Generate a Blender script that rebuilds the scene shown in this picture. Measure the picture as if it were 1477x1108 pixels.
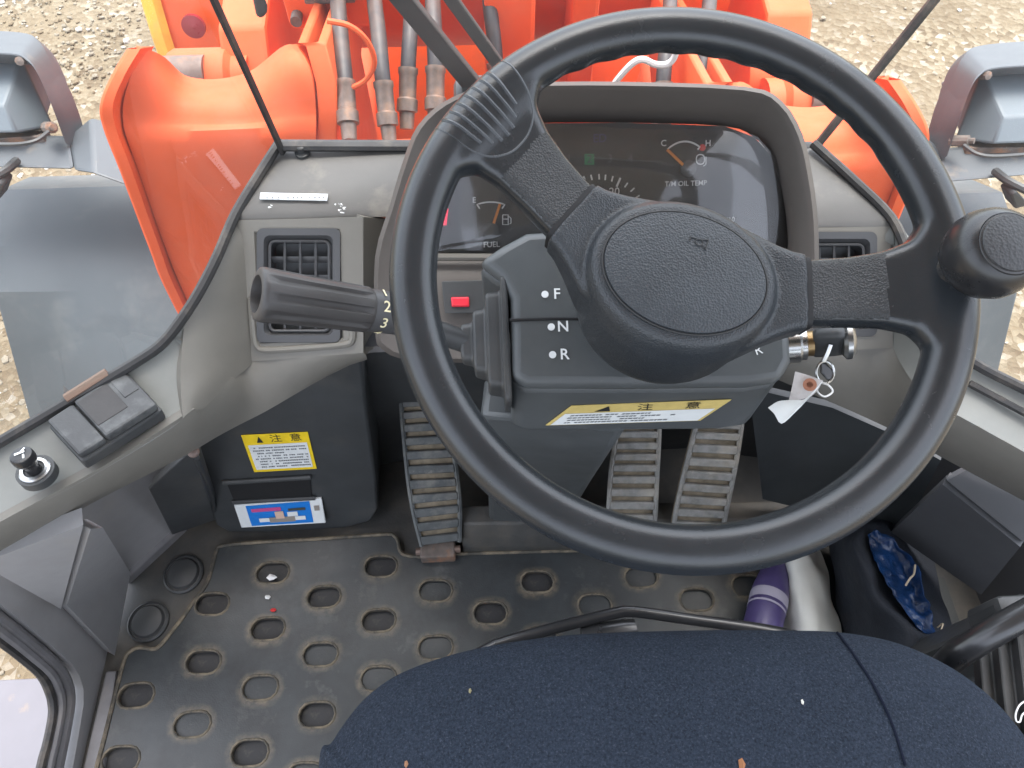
import bpy, bmesh, math, random
from mathutils import Vector as V, Matrix, noise as mnoise
from mathutils.bvhtree import BVHTree

random.seed(7)
for o in list(bpy.data.objects): bpy.data.objects.remove(o)
scene = bpy.context.scene
COL = scene.collection
R_ = math.radians

# ------------------------------------------------------------------ camera
PW, PH, FPX = 1477.0, 1108.0, 1055.0
CAM = V((-0.142, 0.0, 1.16))
_p, _y, _r = R_(59), R_(3), R_(0.3)
cF = V((math.sin(_y)*math.cos(_p), math.cos(_y)*math.cos(_p), -math.sin(_p)))
_R = V((math.cos(_y), -math.sin(_y), 0)); _U = _R.cross(cF)
cR = math.cos(_r)*_R + math.sin(_r)*_U
cU = -math.sin(_r)*_R + math.cos(_r)*_U
cd = bpy.data.cameras.new('camera'); cam = bpy.data.objects.new('camera', cd); COL.objects.link(cam)
cd.sensor_width = 36; cd.lens = 36*FPX/PW; cd.clip_start = 0.02; cd.clip_end = 500
cam.matrix_world = Matrix(((cR.x, cU.x, -cF.x, CAM.x), (cR.y, cU.y, -cF.y, CAM.y), (cR.z, cU.z, -cF.z, CAM.z), (0, 0, 0, 1)))
scene.camera = cam

# ------------------------------------------------------------------ light
SUN_EL, SUN_AZ = 77.0, 20.0          # azimuth measured clockwise from +y (forward)
w = bpy.data.worlds.new('World'); scene.world = w; w.use_nodes = True
nt = w.node_tree; bg = nt.nodes['Background']
sky = nt.nodes.new('ShaderNodeTexSky'); sky.sky_type = 'NISHITA'; sky.sun_disc = False
sky.sun_elevation = R_(SUN_EL); sky.sun_rotation = R_(SUN_AZ); sky.air_density = 1.0; sky.dust_density = 3.5; sky.ozone_density = 1.0
hs = nt.nodes.new('ShaderNodeHueSaturation'); hs.inputs['Saturation'].default_value = .42; nt.links.new(sky.outputs[0], hs.inputs['Color']); nt.links.new(hs.outputs[0], bg.inputs[0])   # thin cloud veil; bg.inputs[1].default_value = 0.15
sl = bpy.data.lights.new('sun', 'SUN'); sl.energy = 1.3; sl.angle = R_(22); sl.color = (1.0, 0.95, 0.87)
so = bpy.data.objects.new('sun', sl); COL.objects.link(so)
sdir = V((math.sin(R_(SUN_AZ))*math.cos(R_(SUN_EL)), math.cos(R_(SUN_AZ))*math.cos(R_(SUN_EL)), math.sin(R_(SUN_EL))))
so.rotation_euler = sdir.to_track_quat('Z', 'Y').to_euler()
scene.view_settings.view_transform = 'Standard'; scene.view_settings.look = 'None'
scene.cycles.max_bounces = 6; scene.cycles.diffuse_bounces = 3; scene.cycles.glossy_bounces = 3; scene.cycles.transparent_max_bounces = 8
scene.view_settings.exposure = -0.12; scene.view_settings.gamma = 1.0

# ------------------------------------------------------------------ pixel to point on a real plane
def ray(px, py): return cF + cR*((px-PW/2)/FPX) + cU*((PH/2-py)/FPX)
def U(px, py, z=None, y=None, x=None, t=None, pl=None):
    d = ray(px, py)
    if z is not None: s = (z-CAM.z)/d.z
    elif y is not None: s = (y-CAM.y)/d.y
    elif x is not None: s = (x-CAM.x)/d.x
    elif pl is not None: s = (pl[0]-CAM).dot(pl[1])/d.dot(pl[1])
    else: s = t
    return CAM + d*s

# ------------------------------------------------------------------ materials
MATS = {}
def mat(name, col, rough=.5, metal=0, bump=None, var=None, dirt=None, spec=.5, coat=0, vor=None, emis=None, dust=None):
    if name in MATS: return MATS[name]
    m = bpy.data.materials.new(name); m.use_nodes = True
    n, l = m.node_tree.nodes, m.node_tree.links
    b = n['Principled BSDF']
    b.inputs['Roughness'].default_value = rough; b.inputs['Metallic'].default_value = metal
    b.inputs['Specular IOR Level'].default_value = spec; b.inputs['Coat Weight'].default_value = coat
    b.inputs['Coat Roughness'].default_value = .15
    tc = n.new('ShaderNodeTexCoord')
    c4 = (*col, 1)
    out = None
    def noise(scale, detail=4, rgh=.6):
        k = n.new('ShaderNodeTexNoise'); k.inputs['Scale'].default_value = scale; k.inputs['Detail'].default_value = detail
        k.inputs['Roughness'].default_value = rgh
        l.new(tc.outputs['Object'], k.inputs['Vector']); return k
    def mix(fac, a, bcol):
        k = n.new('ShaderNodeMix'); k.data_type = 'RGBA'
        if isinstance(fac, float): k.inputs[0].default_value = fac
        else: l.new(fac, k.inputs[0])
        for i, s in ((6, a), (7, bcol)):
            if isinstance(s, tuple): k.inputs[i].default_value = s
            else: l.new(s, k.inputs[i])
        return k.outputs[2]
    def ramp(src, lo, hi):
        k = n.new('ShaderNodeMapRange'); k.inputs[1].default_value = lo; k.inputs[2].default_value = hi
        l.new(src, k.inputs[0]); return k.outputs[0]
    out = c4
    if var:
        for sc, am in (var if isinstance(var[0], tuple) else (var,)):
            k = noise(sc)
            f = ramp(k.outputs[0], .3, .7)
            lo = tuple(c*(1-am) for c in col)+(1,); hi = tuple(min(1, c*(1+am)) for c in col)+(1,)
            o2 = mix(f, lo, hi)
            out = o2 if isinstance(out, tuple) else mix(.5, out, o2)
    if dirt:
        for dc, sc, lo, hi, amt in (dirt if isinstance(dirt[0][0] if isinstance(dirt[0], tuple) else 0, tuple) else (dirt,)):
            k = noise(sc, 6, .65); f = ramp(k.outputs[0], lo, hi)
            mm = n.new('ShaderNodeMath'); mm.operation = 'MULTIPLY'; mm.inputs[1].default_value = amt; l.new(f, mm.inputs[0])
            out = mix(mm.outputs[0], out, (*dc, 1))
    if dust:                                   # dust settles on faces that look up: (colour, amount, noise scale)
        dc, am, sc = dust
        g = n.new('ShaderNodeNewGeometry'); sx = n.new('ShaderNodeSeparateXYZ'); l.new(g.outputs['Normal'], sx.inputs[0])
        f1 = ramp(sx.outputs[2], .1, .95); f2 = ramp(noise(sc, 6, .7).outputs[0], .3, .7)
        m1 = n.new('ShaderNodeMath'); m1.operation = 'MULTIPLY'; l.new(f1, m1.inputs[0]); l.new(f2, m1.inputs[1])
        m2 = n.new('ShaderNodeMath'); m2.operation = 'MULTIPLY'; l.new(m1.outputs[0], m2.inputs[0]); m2.inputs[1].default_value = am
        out = mix(m2.outputs[0], out, (*dc, 1))
    if isinstance(out, tuple): b.inputs['Base Color'].default_value = out
    else: l.new(out, b.inputs['Base Color'])
    rn = noise(35, 5); rr = n.new('ShaderNodeMapRange'); rr.inputs[3].default_value = max(0, rough-.09); rr.inputs[4].default_value = min(1, rough+.09)
    l.new(rn.outputs[0], rr.inputs[0]); l.new(rr.outputs[0], b.inputs['Roughness'])
    prev = None
    if bump:
        for sc, st, ds in (bump if isinstance(bump[0], tuple) else (bump,)):
            k = noise(sc, 3); bb = n.new('ShaderNodeBump'); bb.inputs['Strength'].default_value = st; bb.inputs['Distance'].default_value = ds
            l.new(k.outputs[0], bb.inputs['Height'])
            if prev: l.new(prev, bb.inputs['Normal'])
            prev = bb.outputs[0]
    if vor:
        sc, st, ds = vor
        k = n.new('ShaderNodeTexVoronoi'); k.inputs['Scale'].default_value = sc; l.new(tc.outputs['Object'], k.inputs['Vector'])
        bb = n.new('ShaderNodeBump'); bb.inputs['Strength'].default_value = st; bb.inputs['Distance'].default_value = ds
        l.new(k.outputs['Distance'], bb.inputs['Height'])
        if prev: l.new(prev, bb.inputs['Normal'])
        prev = bb.outputs[0]
    if prev: l.new(prev, b.inputs['Normal'])
    if emis:
        b.inputs['Emission Color'].default_value = (*emis[0], 1); b.inputs['Emission Strength'].default_value = emis[1]
    MATS[name] = m; return m

def glass(name, tint=(1, 1, 1), refl=1.0, dust=.0, rough=.03, dustcol=(.7, .68, .65)):
    m = bpy.data.materials.new(name); m.use_nodes = True
    n, l = m.node_tree.nodes, m.node_tree.links
    n.remove(n['Principled BSDF']); o = n['Material Output']
    tr = n.new('ShaderNodeBsdfTransparent'); tr.inputs[0].default_value = (*tint, 1)
    gl = n.new('ShaderNodeBsdfGlossy'); gl.inputs['Roughness'].default_value = rough
    fr = n.new('ShaderNodeFresnel'); fr.inputs[0].default_value = 1.45
    mu = n.new('ShaderNodeMath'); mu.operation = 'MULTIPLY'; mu.inputs[1].default_value = refl; l.new(fr.outputs[0], mu.inputs[0])
    mx = n.new('ShaderNodeMixShader'); l.new(mu.outputs[0], mx.inputs[0]); l.new(tr.outputs[0], mx.inputs[1]); l.new(gl.outputs[0], mx.inputs[2])
    last = mx
    if dust:
        df = n.new('ShaderNodeBsdfDiffuse'); df.inputs[0].default_value = (*dustcol, 1)
        tl = n.new('ShaderNodeBsdfTranslucent'); tl.inputs[0].default_value = (*dustcol, 1)
        ad = n.new('ShaderNodeMixShader'); l.new(df.outputs[0], ad.inputs[1]); l.new(tl.outputs[0], ad.inputs[2])
        tc = n.new('ShaderNodeTexCoord'); k = n.new('ShaderNodeTexNoise'); k.inputs['Scale'].default_value = 9; k.inputs['Detail'].default_value = 8
        k.inputs['Roughness'].default_value = .7
        l.new(tc.outputs['Object'], k.inputs['Vector'])
        mr = n.new('ShaderNodeMapRange'); mr.inputs[1].default_value = .3; mr.inputs[2].default_value = .75; mr.inputs[3].default_value = dust*.5; mr.inputs[4].default_value = dust*1.4
        l.new(k.outputs[0], mr.inputs[0])
        m2 = n.new('ShaderNodeMixShader'); l.new(mr.outputs[0], m2.inputs[0]); l.new(mx.outputs[0], m2.inputs[1]); l.new(ad.outputs[0], m2.inputs[2]); last = m2
    l.new(last.outputs[0], o.inputs[0]); MATS[name] = m; return m

TAN = (.33, .27, .19)
M_DASH = mat('dash_plastic', (.165, .155, .134), .55, bump=(900, .25, .0004), var=((7, .12), (60, .06)), dirt=(TAN, 5, .55, .85, .18))
M_DASHB = mat('dash_plastic_dark', (.058, .058, .060), .5, bump=(900, .2, .0003), var=(9, .12))
M_SILL = mat('sill_paint', (.195, .198, .182), .5, bump=(700, .2, .0003), var=((9, .1), (70, .07)), dirt=((TAN), 8, .56, .8, .2))
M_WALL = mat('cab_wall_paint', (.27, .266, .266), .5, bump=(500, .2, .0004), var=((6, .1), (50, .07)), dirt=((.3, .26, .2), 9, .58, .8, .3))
M_BLACK = mat('black_plastic', (.043, .045, .046), .5, bump=(600, .25, .0003), var=(12, .2), dirt=(TAN, 7, .55, .85, .12))
M_COL = mat('column_plastic', (.074, .080, .082), .42, bump=(1100, .22, .0003), var=(20, .1), dirt=(((.25, .25, .24), 90, .68, .8, .25), ((TAN), 6, .6, .85, .1)))
M_WHEEL = mat('wheel_rubber', (.019, .0215, .024), .25, bump=((1000, .25, .0005), (300, .1, .0005)), var=(25, .12), spec=.55)
M_GRAIN = mat('wheel_grain', (.020, .021, .022), .5, vor=(650, .7, .001), var=(25, .12), spec=.5)
M_HUB = mat('hub_plastic', (.026, .030, .034), .42, vor=(700, .5, .0007), var=(20, .1), spec=.5)
M_KNOB = mat('knob_gloss', (.02, .02, .021), .28, var=(30, .2), spec=.5)
M_MAT = mat('mat_rubber', (.025, .029, .031), .38, spec=.4, bump=((420, .4, .0006), (60, .3, .001)), var=(14, .25), dirt=(((.11, .112, .108), 6, .5, .8, .25), ((.2, .2, .19), 22, .58, .8, .4), ((.006, .006, .006), 11, .5, .68, .5)))
M_LIP = mat('mat_dirt_lip', (.055, .05, .04), .75, bump=(300, .5, .001), var=((40, .3), (220, .3)), dirt=((.19, .155, .105), 38, .42, .62, .85))
M_FLOOR = mat('floor_steel', (.045, .045, .043), .6, bump=(200, .4, .0008), var=(20, .2), dirt=((.18, .145, .1), 7, .45, .8, .5))
M_SEAL = mat('rubber_seal', (.028, .027, .027), .6, bump=(500, .3, .0004), var=(30, .2), dirt=((.25, .2, .15), 25, .5, .8, .4))
M_SEALG = mat('rubber_seal_grey', (.15, .146, .15), .55, bump=(500, .3, .0004), var=(30, .15), dirt=((.3, .26, .2), 12, .5, .8, .4))
M_FAB = mat('seat_fabric', (.024, .032, .047), .95, bump=((620, 1.0, .003), (220, .5, .002)), var=((480, .9), (8, .2)), dirt=((.085, .10, .13), 640, .55, .72, .75), spec=.15)
M_FABS = mat('seat_piping', (.008, .011, .022), .95, bump=(900, .8, .001), spec=.15)
M_STEELK = mat('black_steel', (.024, .024, .025), .3, var=(20, .2), spec=.6, coat=.3)
M_CHROME = mat('chrome', (.45, .45, .44), .28, metal=1, var=(60, .1))
M_BRASS = mat('brass_dull', (.30, .21, .11), .35, metal=1, var=(60, .2))
M_WHITE = mat('print_white', (.75, .76, .75), .5)
M_CREAM = mat('print_cream', (.78, .7, .45), .5)
M_INK = mat('print_ink', (.02, .02, .02), .6)
M_YEL = mat('sticker_yellow', (.85, .60, .02), .4, var=(90, .08))
M_YELP = mat('sticker_yellow_faded', (.62, .48, .17), .45, var=(90, .1))
M_PAPER = mat('paper_white', (.72, .74, .73), .6, bump=(120, .2, .0006), var=(30, .06))
M_RED = mat('switch_red', (.75, .03, .05), .35, emis=((1, .02, .06), .06))
M_REDL = mat('red_lamp', (.8, .02, .05), .35, emis=((1, .03, .10), .9))
M_NEEDLE = mat('needle_orange', (.85, .26, .02), .4)
M_FACE = mat('gauge_face', (.034, .033, .035), .6, var=(20, .1))
M_FACE2 = mat('gauge_face_ridge', (.05, .05, .053), .6)
M_GREEN = mat('lamp_green', (.03, .16, .07), .5, emis=((.05, .5, .2), .06))
M_BLUEL = mat('lamp_blue', (.05, .05, .16), .5)
M_DIM = mat('print_dim', (.09, .09, .1), .6)
M_ORANGE = mat('loader_orange', (.74, .092, .016), .68, bump=((60, .12, .002), (500, .1, .0004)), var=((3, .10), (30, .06)), dirt=((.5, .22, .1), 5, .55, .85, .30), dust=((.6, .33, .2), .16, 9))
M_ORANGE2 = mat('bucket_orange', (.72, .085, .008), .45, bump=(40, .15, .002), var=((3, .18), (30, .08)), dirt=((.3, .09, .05), 6, .5, .8, .5))
M_YEDGE = mat('bucket_edge', (.72, .36, .04), .5, var=(10, .2), dirt=((.4, .25, .12), 12, .5, .8, .4))
M_FEND = mat('fender_grey', (.068, .078, .085), .5, bump=(300, .12, .0005), var=((3, .07), (30, .05)), dirt=(((.42, .4, .36), 4, .5, .85, .25), ((.7, .7, .68), 60, .72, .8, .7)))
M_FENDD = mat('lamp_bracket_grey', (.078, .087, .096), .5, bump=(300, .12, .0005), var=(5, .1), dirt=(((.36, .27, .18), 14, .6, .8, .4), ((.7, .7, .68), 60, .73, .8, .7)))
M_HOSE = mat('hose_rubber', (.03, .026, .028), .5, bump=(350, .3, .0006), var=(12, .2), dirt=((.25, .16, .11), 10, .5, .8, .4))
M_FIT = mat('fitting_zinc', (.17, .125, .105), .5, metal=.4, var=(50, .25), dirt=((.35, .17, .08), 30, .5, .75, .6))
M_RUST = mat('rusty_steel', (.13, .105, .09), .7, var=(40, .4), dirt=((.4, .15, .04), 25, .5, .7, .6))
M_PED = mat('pedal_rubber', (.075, .082, .083), .55, bump=(300, .35, .0006), var=(40, .3), dirt=(((.3, .27, .22), 20, .48, .75, .45), ((.42, .4, .36), 90, .62, .78, .4)))
M_PEDW = mat('pedal_rubber_worn', (.21, .21, .2), .55, bump=(300, .35, .0006), var=(60, .3), dirt=(((.42, .36, .27), 25, .45, .75, .5), ((.5, .48, .44), 110, .6, .75, .4)))
M_PEDG = mat('pedal_groove_dirt', (.2, .165, .115), .8, bump=(250, .5, .001), var=((60, .5), (15, .4)))
M_GLASS = glass('cab_glass', (.96, .98, .97), .12, .04)
M_LENS = glass('gauge_lens', (.95, .95, .95), 1.6, .04, .06)
M_GROUND = None

# ------------------------------------------------------------------ object helpers
INV = {}
def _reg(o, M): INV[o.name] = M.inverted()
def props(o, label=None, cat=None, group=None, kind=None):
    if label: o['label'] = label
    if cat: o['category'] = cat
    if group: o['group'] = group
    if kind: o['kind'] = kind
def thing(name, label, cat, loc=(0, 0, 0), group=None, M=None):
    o = bpy.data.objects.new(name, None); COL.objects.link(o); o.empty_display_size = .05
    M = M or Matrix.Translation(V(loc)); o.matrix_world = M; _reg(o, M); props(o, label, cat, group); return o
def mk(name, geo, m, parent=None, bev=0, seg=2, sub=0, solid=0, ang=35, local=False, flip=False, off=-1.0, label=None):
    vs, fs = geo
    me = bpy.data.meshes.new(name)
    if parent is not None and not local:
        I = INV[parent.name]; vs = [I @ V(v) for v in vs]
    me.from_pydata([tuple(v) for v in vs], [], [tuple(f) for f in fs]); me.validate(); me.update()
    bm = bmesh.new(); bm.from_mesh(me); bmesh.ops.recalc_face_normals(bm, faces=bm.faces)
    if solid and off == -1.0:      # open skins: show their outside to the cab, thickness behind
        I2 = INV[parent.name] if parent is not None else Matrix.Identity(4); cc_ = I2 @ CAM
        if sum(f.normal.dot(cc_-f.calc_center_median())*f.calc_area() for f in bm.faces) < 0: bmesh.ops.reverse_faces(bm, faces=bm.faces)
    if flip: bmesh.ops.reverse_faces(bm, faces=bm.faces)
    bm.to_mesh(me); bm.free()
    me.materials.append(m); me.shade_smooth(); me.set_sharp_from_angle(angle=R_(ang))
    o = bpy.data.objects.new(name, me); COL.objects.link(o)
    if parent is not None: o.parent = parent; INV[o.name] = INV[parent.name]
    else: INV[o.name] = Matrix.Identity(4)
    if solid:
        s = o.modifiers.new('thickness', 'SOLIDIFY'); s.thickness = solid; s.offset = off
    if bev:
        b = o.modifiers.new('bevel', 'BEVEL'); b.width = bev; b.segments = seg; b.limit_method = 'ANGLE'; b.angle_limit = R_(ang); b.harden_normals = False
        me.shade_smooth(); 
    if solid or bev:
        e = o.modifiers.new('split', 'EDGE_SPLIT'); e.split_angle = R_(max(ang, 40) if ang >= 30 else 26); e.use_edge_sharp = False
    if sub:
        s = o.modifiers.new('sub', 'SUBSURF'); s.levels = sub; s.render_levels = sub
    if label: o['label'] = label
    return o
def join(*gs):
    vs, fs = [], []
    for a, b in gs:
        k = len(vs); vs += list(a); fs += [tuple(i+k for i in f) for f in b]
    return vs, fs
def box(c, sx, sy, sz, rot=None):
    c = V(c); q = []
    for dx in (-.5, .5):
        for dy in (-.5, .5):
            for dz in (-.5, .5):
                d = V((dx*sx, dy*sy, dz*sz)); q.append(c+(rot @ d if rot else d))
    return q, [(0, 1, 3, 2), (4, 6, 7, 5), (0, 4, 5, 1), (2, 3, 7, 6), (0, 2, 6, 4), (1, 5, 7, 3)]
def loft(loops, closed=True, caps=True):
    n = len(loops[0]); vs = [V(p) for l in loops for p in l]; fs = []
    for i in range(len(loops)-1):
        for j in range(n if closed else n-1):
            k = (j+1) % n
            fs.append((i*n+j, i*n+k, (i+1)*n+k, (i+1)*n+j))
    if caps and closed:
        fs.append(tuple(range(n-1, -1, -1))); fs.append(tuple((len(loops)-1)*n+j for j in range(n)))
    return vs, fs
def prism(poly, vec):
    vec = V(vec); return loft([[V(p) for p in poly], [V(p)+vec for p in poly]])
def patch(rows): return loft(rows, closed=False, caps=False)
def cat(pts, k=6, closed=False):
    pts = [V(p) for p in pts]; n = len(pts); out = []
    rng = range(n if closed else n-1)
    for i in rng:
        p0 = pts[(i-1) % n] if (closed or i > 0) else pts[0]*2-pts[1]
        p1, p2 = pts[i], pts[(i+1) % n]
        p3 = pts[(i+2) % n] if (closed or i+2 < n) else pts[-1]*2-pts[-2]
        for s in range(k):
            t = s/k
            out.append(.5*((2*p1)+(p2-p0)*t+(2*p0-5*p1+4*p2-p3)*t*t+(3*p1-p0-3*p2+p3)*t**3))
    if not closed: out.append(pts[-1].copy())
    return out
def catgrid(rows, kr=4, kc=4):
    rr = [cat(r, kc) for r in rows]
    cols = [cat([rr[i][j] for i in range(len(rr))], kr) for j in range(len(rr[0]))]
    return [[cols[j][i] for j in range(len(cols))] for i in range(len(cols[0]))]
def tube(path, r, n=10, closed=False, flat=1.0, up=None):
    path = [V(p) for p in path]; m = len(path); loops = []
    T = []
    for i in range(m):
        a = path[(i-1) % m] if (closed or i > 0) else path[i]; b = path[(i+1) % m] if (closed or i < m-1) else path[i]
        T.append((b-a).normalized())
    N = (V(up) if up else (V((0, 0, 1)) if abs(T[0].z) < .9 else V((1, 0, 0))))
    for i in range(m):
        N = (N-T[i]*N.dot(T[i])).normalized(); B = T[i].cross(N)
        rr = r[i] if isinstance(r, (list, tuple)) else r
        loops.append([path[i]+N*(math.cos(2*math.pi*k/n)*rr*flat)+B*(math.sin(2*math.pi*k/n)*rr) for k in range(n)])
    if closed: loops.append(loops[0]); return loft(loops, caps=False)
    return loft(loops)
def frame(axis, ref=None):
    a = V(axis).normalized(); r = V(ref) if ref else (V((1, 0, 0)) if abs(a.x) < .9 else V((0, 1, 0)))
    e1 = (r-a*r.dot(a)).normalized(); return e1, a.cross(e1), a
def lathe(prof, o, axis, n=32, ref=None, sx=1, sy=1):
    e1, e2, a = frame(axis, ref); o = V(o)
    loops = [[o+a*h+e1*(math.cos(2*math.pi*k/n)*r*sx)+e2*(math.sin(2*math.pi*k/n)*r*sy) for k in range(n)] for r, h in prof]
    return loft(loops)
def rrect(w, h, r, k=4):
    out = []
    for cx, cy, a0 in ((w/2-r, h/2-r, 0), (-w/2+r, h/2-r, 90), (-w/2+r, -h/2+r, 180), (w/2-r, -h/2+r, 270)):
        for i in range(k+1):
            a = R_(a0+90*i/k); out.append((cx+r*math.cos(a), cy+r*math.sin(a)))
    return out
def on(o, e1, e2, pts, n=None, h=0): return [V(o)+e1*a+e2*b+(n*h if n else V()) for a, b in pts]
def text(s, pos, right, up, size, m, parent, name='lettering', align='CENTER', lift=None, thick=0.0):
    c = bpy.data.curves.new('t', 'FONT'); c.body = s; c.size = size; c.align_x = align; c.align_y = 'CENTER'; c.resolution_u = 3; c.offset = thick
    o = bpy.data.objects.new('t', c); COL.objects.link(o)
    dg = bpy.context.evaluated_depsgraph_get(); me0 = bpy.data.meshes.new_from_object(o.evaluated_get(dg))
    r = V(right).normalized(); u = V(up); u = (u-r*u.dot(r)).normalized(); nn = r.cross(u)
    pos = V(pos)+nn*(lift or .0006)
    vs = [pos+r*v.co.x+u*v.co.y for v in me0.vertices]; fs = [tuple(p.vertices) for p in me0.polygons]
    bpy.data.objects.remove(o); bpy.data.curves.remove(c); bpy.data.meshes.remove(me0)
    if not fs: return None
    return mk(name, (vs, fs), m, parent)
def quad_map(c):   # c: tl, tr, br, bl
    tl, tr, br, bl = [V(p) for p in c]
    nn = ((tr-tl).cross(bl-tl)).normalized()
    if nn.dot(CAM-tl) < 0: nn = -nn
    def q(u, v, h=0): return (tl*(1-u)+tr*u)*(1-v)+(bl*(1-u)+br*u)*v+nn*h
    return q, nn
def sticker(parent, corners, border, title, body, lines, seed, title_h=.2, bw=.035, name='warning_sticker', dens=.8):
    rnd = random.Random(seed); q, nn = quad_map(corners)
    base = mk(name, loft([[q(0, 0, 0), q(1, 0, 0), q(1, 1, 0), q(0, 1, 0)], [q(0, 0, .0006), q(1, 0, .0006), q(1, 1, .0006), q(0, 1, .0006)]]), border, parent)
    y0 = title_h+.04
    mk('sticker_panel', patch([[q(bw, y0, .0010), q(1-bw, y0, .0010)], [q(bw, 1-bw*1.3, .0010), q(1-bw, 1-bw*1.3, .0010)]]), body, base)
    if title:
        r = q(1, 0)-q(0, 0); u = q(0, 0)-q(0, 1)
        hh = (q(0, title_h)-q(0, 0)).length*.95
        text('注', q(.5, title_h*.58), r, u, hh, M_INK, base, lift=.0011); text('意', q(.8, title_h*.58), r, u, hh, M_INK, base, lift=.0011)
        mk('hazard_triangle', ([q(.2, title_h*.95, .0011), q(.3, title_h*.95, .0011), q(.25, title_h*.2, .0011)], [(0, 1, 2)]), M_INK, base)
    gs = []
    for i in range(lines):
        v = y0+.06+(1-bw-.10-y0)*(i+.3)/lines; x = bw+.05+rnd.choice((0, .02, .05)); dv = (1-y0)*.34/lines
        end = 1-bw-.04-rnd.choice((0, 0, .1, .35, 0, .2))
        while x < end:
            wd = rnd.uniform(.012, .03)
            if rnd.random() < dens: gs.append(([q(x, v-dv/2, .0014), q(x+wd, v-dv/2, .0014), q(x+wd, v+dv/2, .0014), q(x, v+dv/2, .0014)], [(0, 1, 2, 3)]))
            x += wd+.006
    if gs:
        o = mk('print', join(*gs), M_INK2, base)
    return base
M_INK2 = mat('print_small', (.16, .17, .18), .6)
def copy_tree(o, parent=None):
    c = o.copy(); COL.objects.link(c); c.parent = parent
    for ch in list(o.children): copy_tree(ch, c)
    return c
XC = -0.065       # the machine's centre plane

# ================================================================== SETTING: ground
def ground_material():
    m = bpy.data.materials.new('gravel_ground'); m.use_nodes = True
    n, l = m.node_tree.nodes, m.node_tree.links; b = n['Principled BSDF']; b.inputs['Roughness'].default_value = .95; b.inputs['Specular IOR Level'].default_value = .2
    tc = n.new('ShaderNodeTexCoord')
    def ns(sc, d=6, r=.65):
        k = n.new('ShaderNodeTexNoise'); k.inputs['Scale'].default_value = sc; k.inputs['Detail'].default_value = d; k.inputs['Roughness'].default_value = r
        l.new(tc.outputs['Object'], k.inputs['Vector']); return k.outputs[0]
    def rm(pts, f):
        k = n.new('ShaderNodeValToRGB'); k.color_ramp.elements[0].position = pts[0][0]; k.color_ramp.elements[0].color = (*pts[0][1], 1)
        k.color_ramp.elements[1].position = pts[-1][0]; k.color_ramp.elements[1].color = (*pts[-1][1], 1)
        for p, c in pts[1:-1]:
            e = k.color_ramp.elements.new(p); e.color = (*c, 1)
        l.new(f, k.inputs[0]); return k.outputs[0]
    def mx(f, a, c, blend='MIX'):
        k = n.new('ShaderNodeMix'); k.data_type = 'RGBA'; k.blend_type = blend
        if isinstance(f, float): k.inputs[0].default_value = f
        else: l.new(f, k.inputs[0])
        l.new(a, k.inputs[6]); l.new(c, k.inputs[7]); return k.outputs[2]
    big = rm(((.3, (.115, .085, .052)), (.5, (.175, .138, .09)), (.72, (.23, .188, .13))), ns(.9))
    vo = n.new('ShaderNodeTexVoronoi'); vo.inputs['Scale'].default_value = 34; l.new(tc.outputs['Object'], vo.inputs['Vector'])
    hs = n.new('ShaderNodeSeparateColor'); l.new(vo.outputs['Color'], hs.inputs[0])
    st = rm(((.0, (.105, .078, .05)), (.45, (.19, .152, .10)), (.8, (.24, .205, .145)), (1, (.36, .335, .285))), hs.outputs[0])
    c = mx(rm(((.35, (0, 0, 0)), (.62, (1, 1, 1))), ns(1.7)), big, st)
    l.new(c, b.inputs['Base Color'])
    bp = n.new('ShaderNodeBump'); bp.inputs['Strength'].default_value = .8; bp.inputs['Distance'].default_value = .02
    mm = n.new('ShaderNodeMath'); mm.operation = 'ADD'; l.new(ns(28), mm.inputs[0]); l.new(vo.outputs['Distance'], mm.inputs[1])
    l.new(mm.outputs[0], bp.inputs['Height']); l.new(bp.outputs[0], b.inputs['Normal'])
    return m
GZ = -1.25
g = 90.0
rows = []
xs = [-g, -30, -12]+[-8+.4*i for i in range(41)]+[12, 30, g]
ys = [-g, -30, -12]+[-6+.4*i for i in range(36)]+[12, 30, g]
for yy in ys:
    rows.append([V((xx, yy, GZ+.05*(mnoise.noise(V((xx*.6, yy*.6, 0)))+.5*mnoise.noise(V((xx*1.7, yy*1.7, 3)))))) for xx in xs])
gr = mk('ground', patch(rows), ground_material()); gr['kind'] = 'structure'
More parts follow.
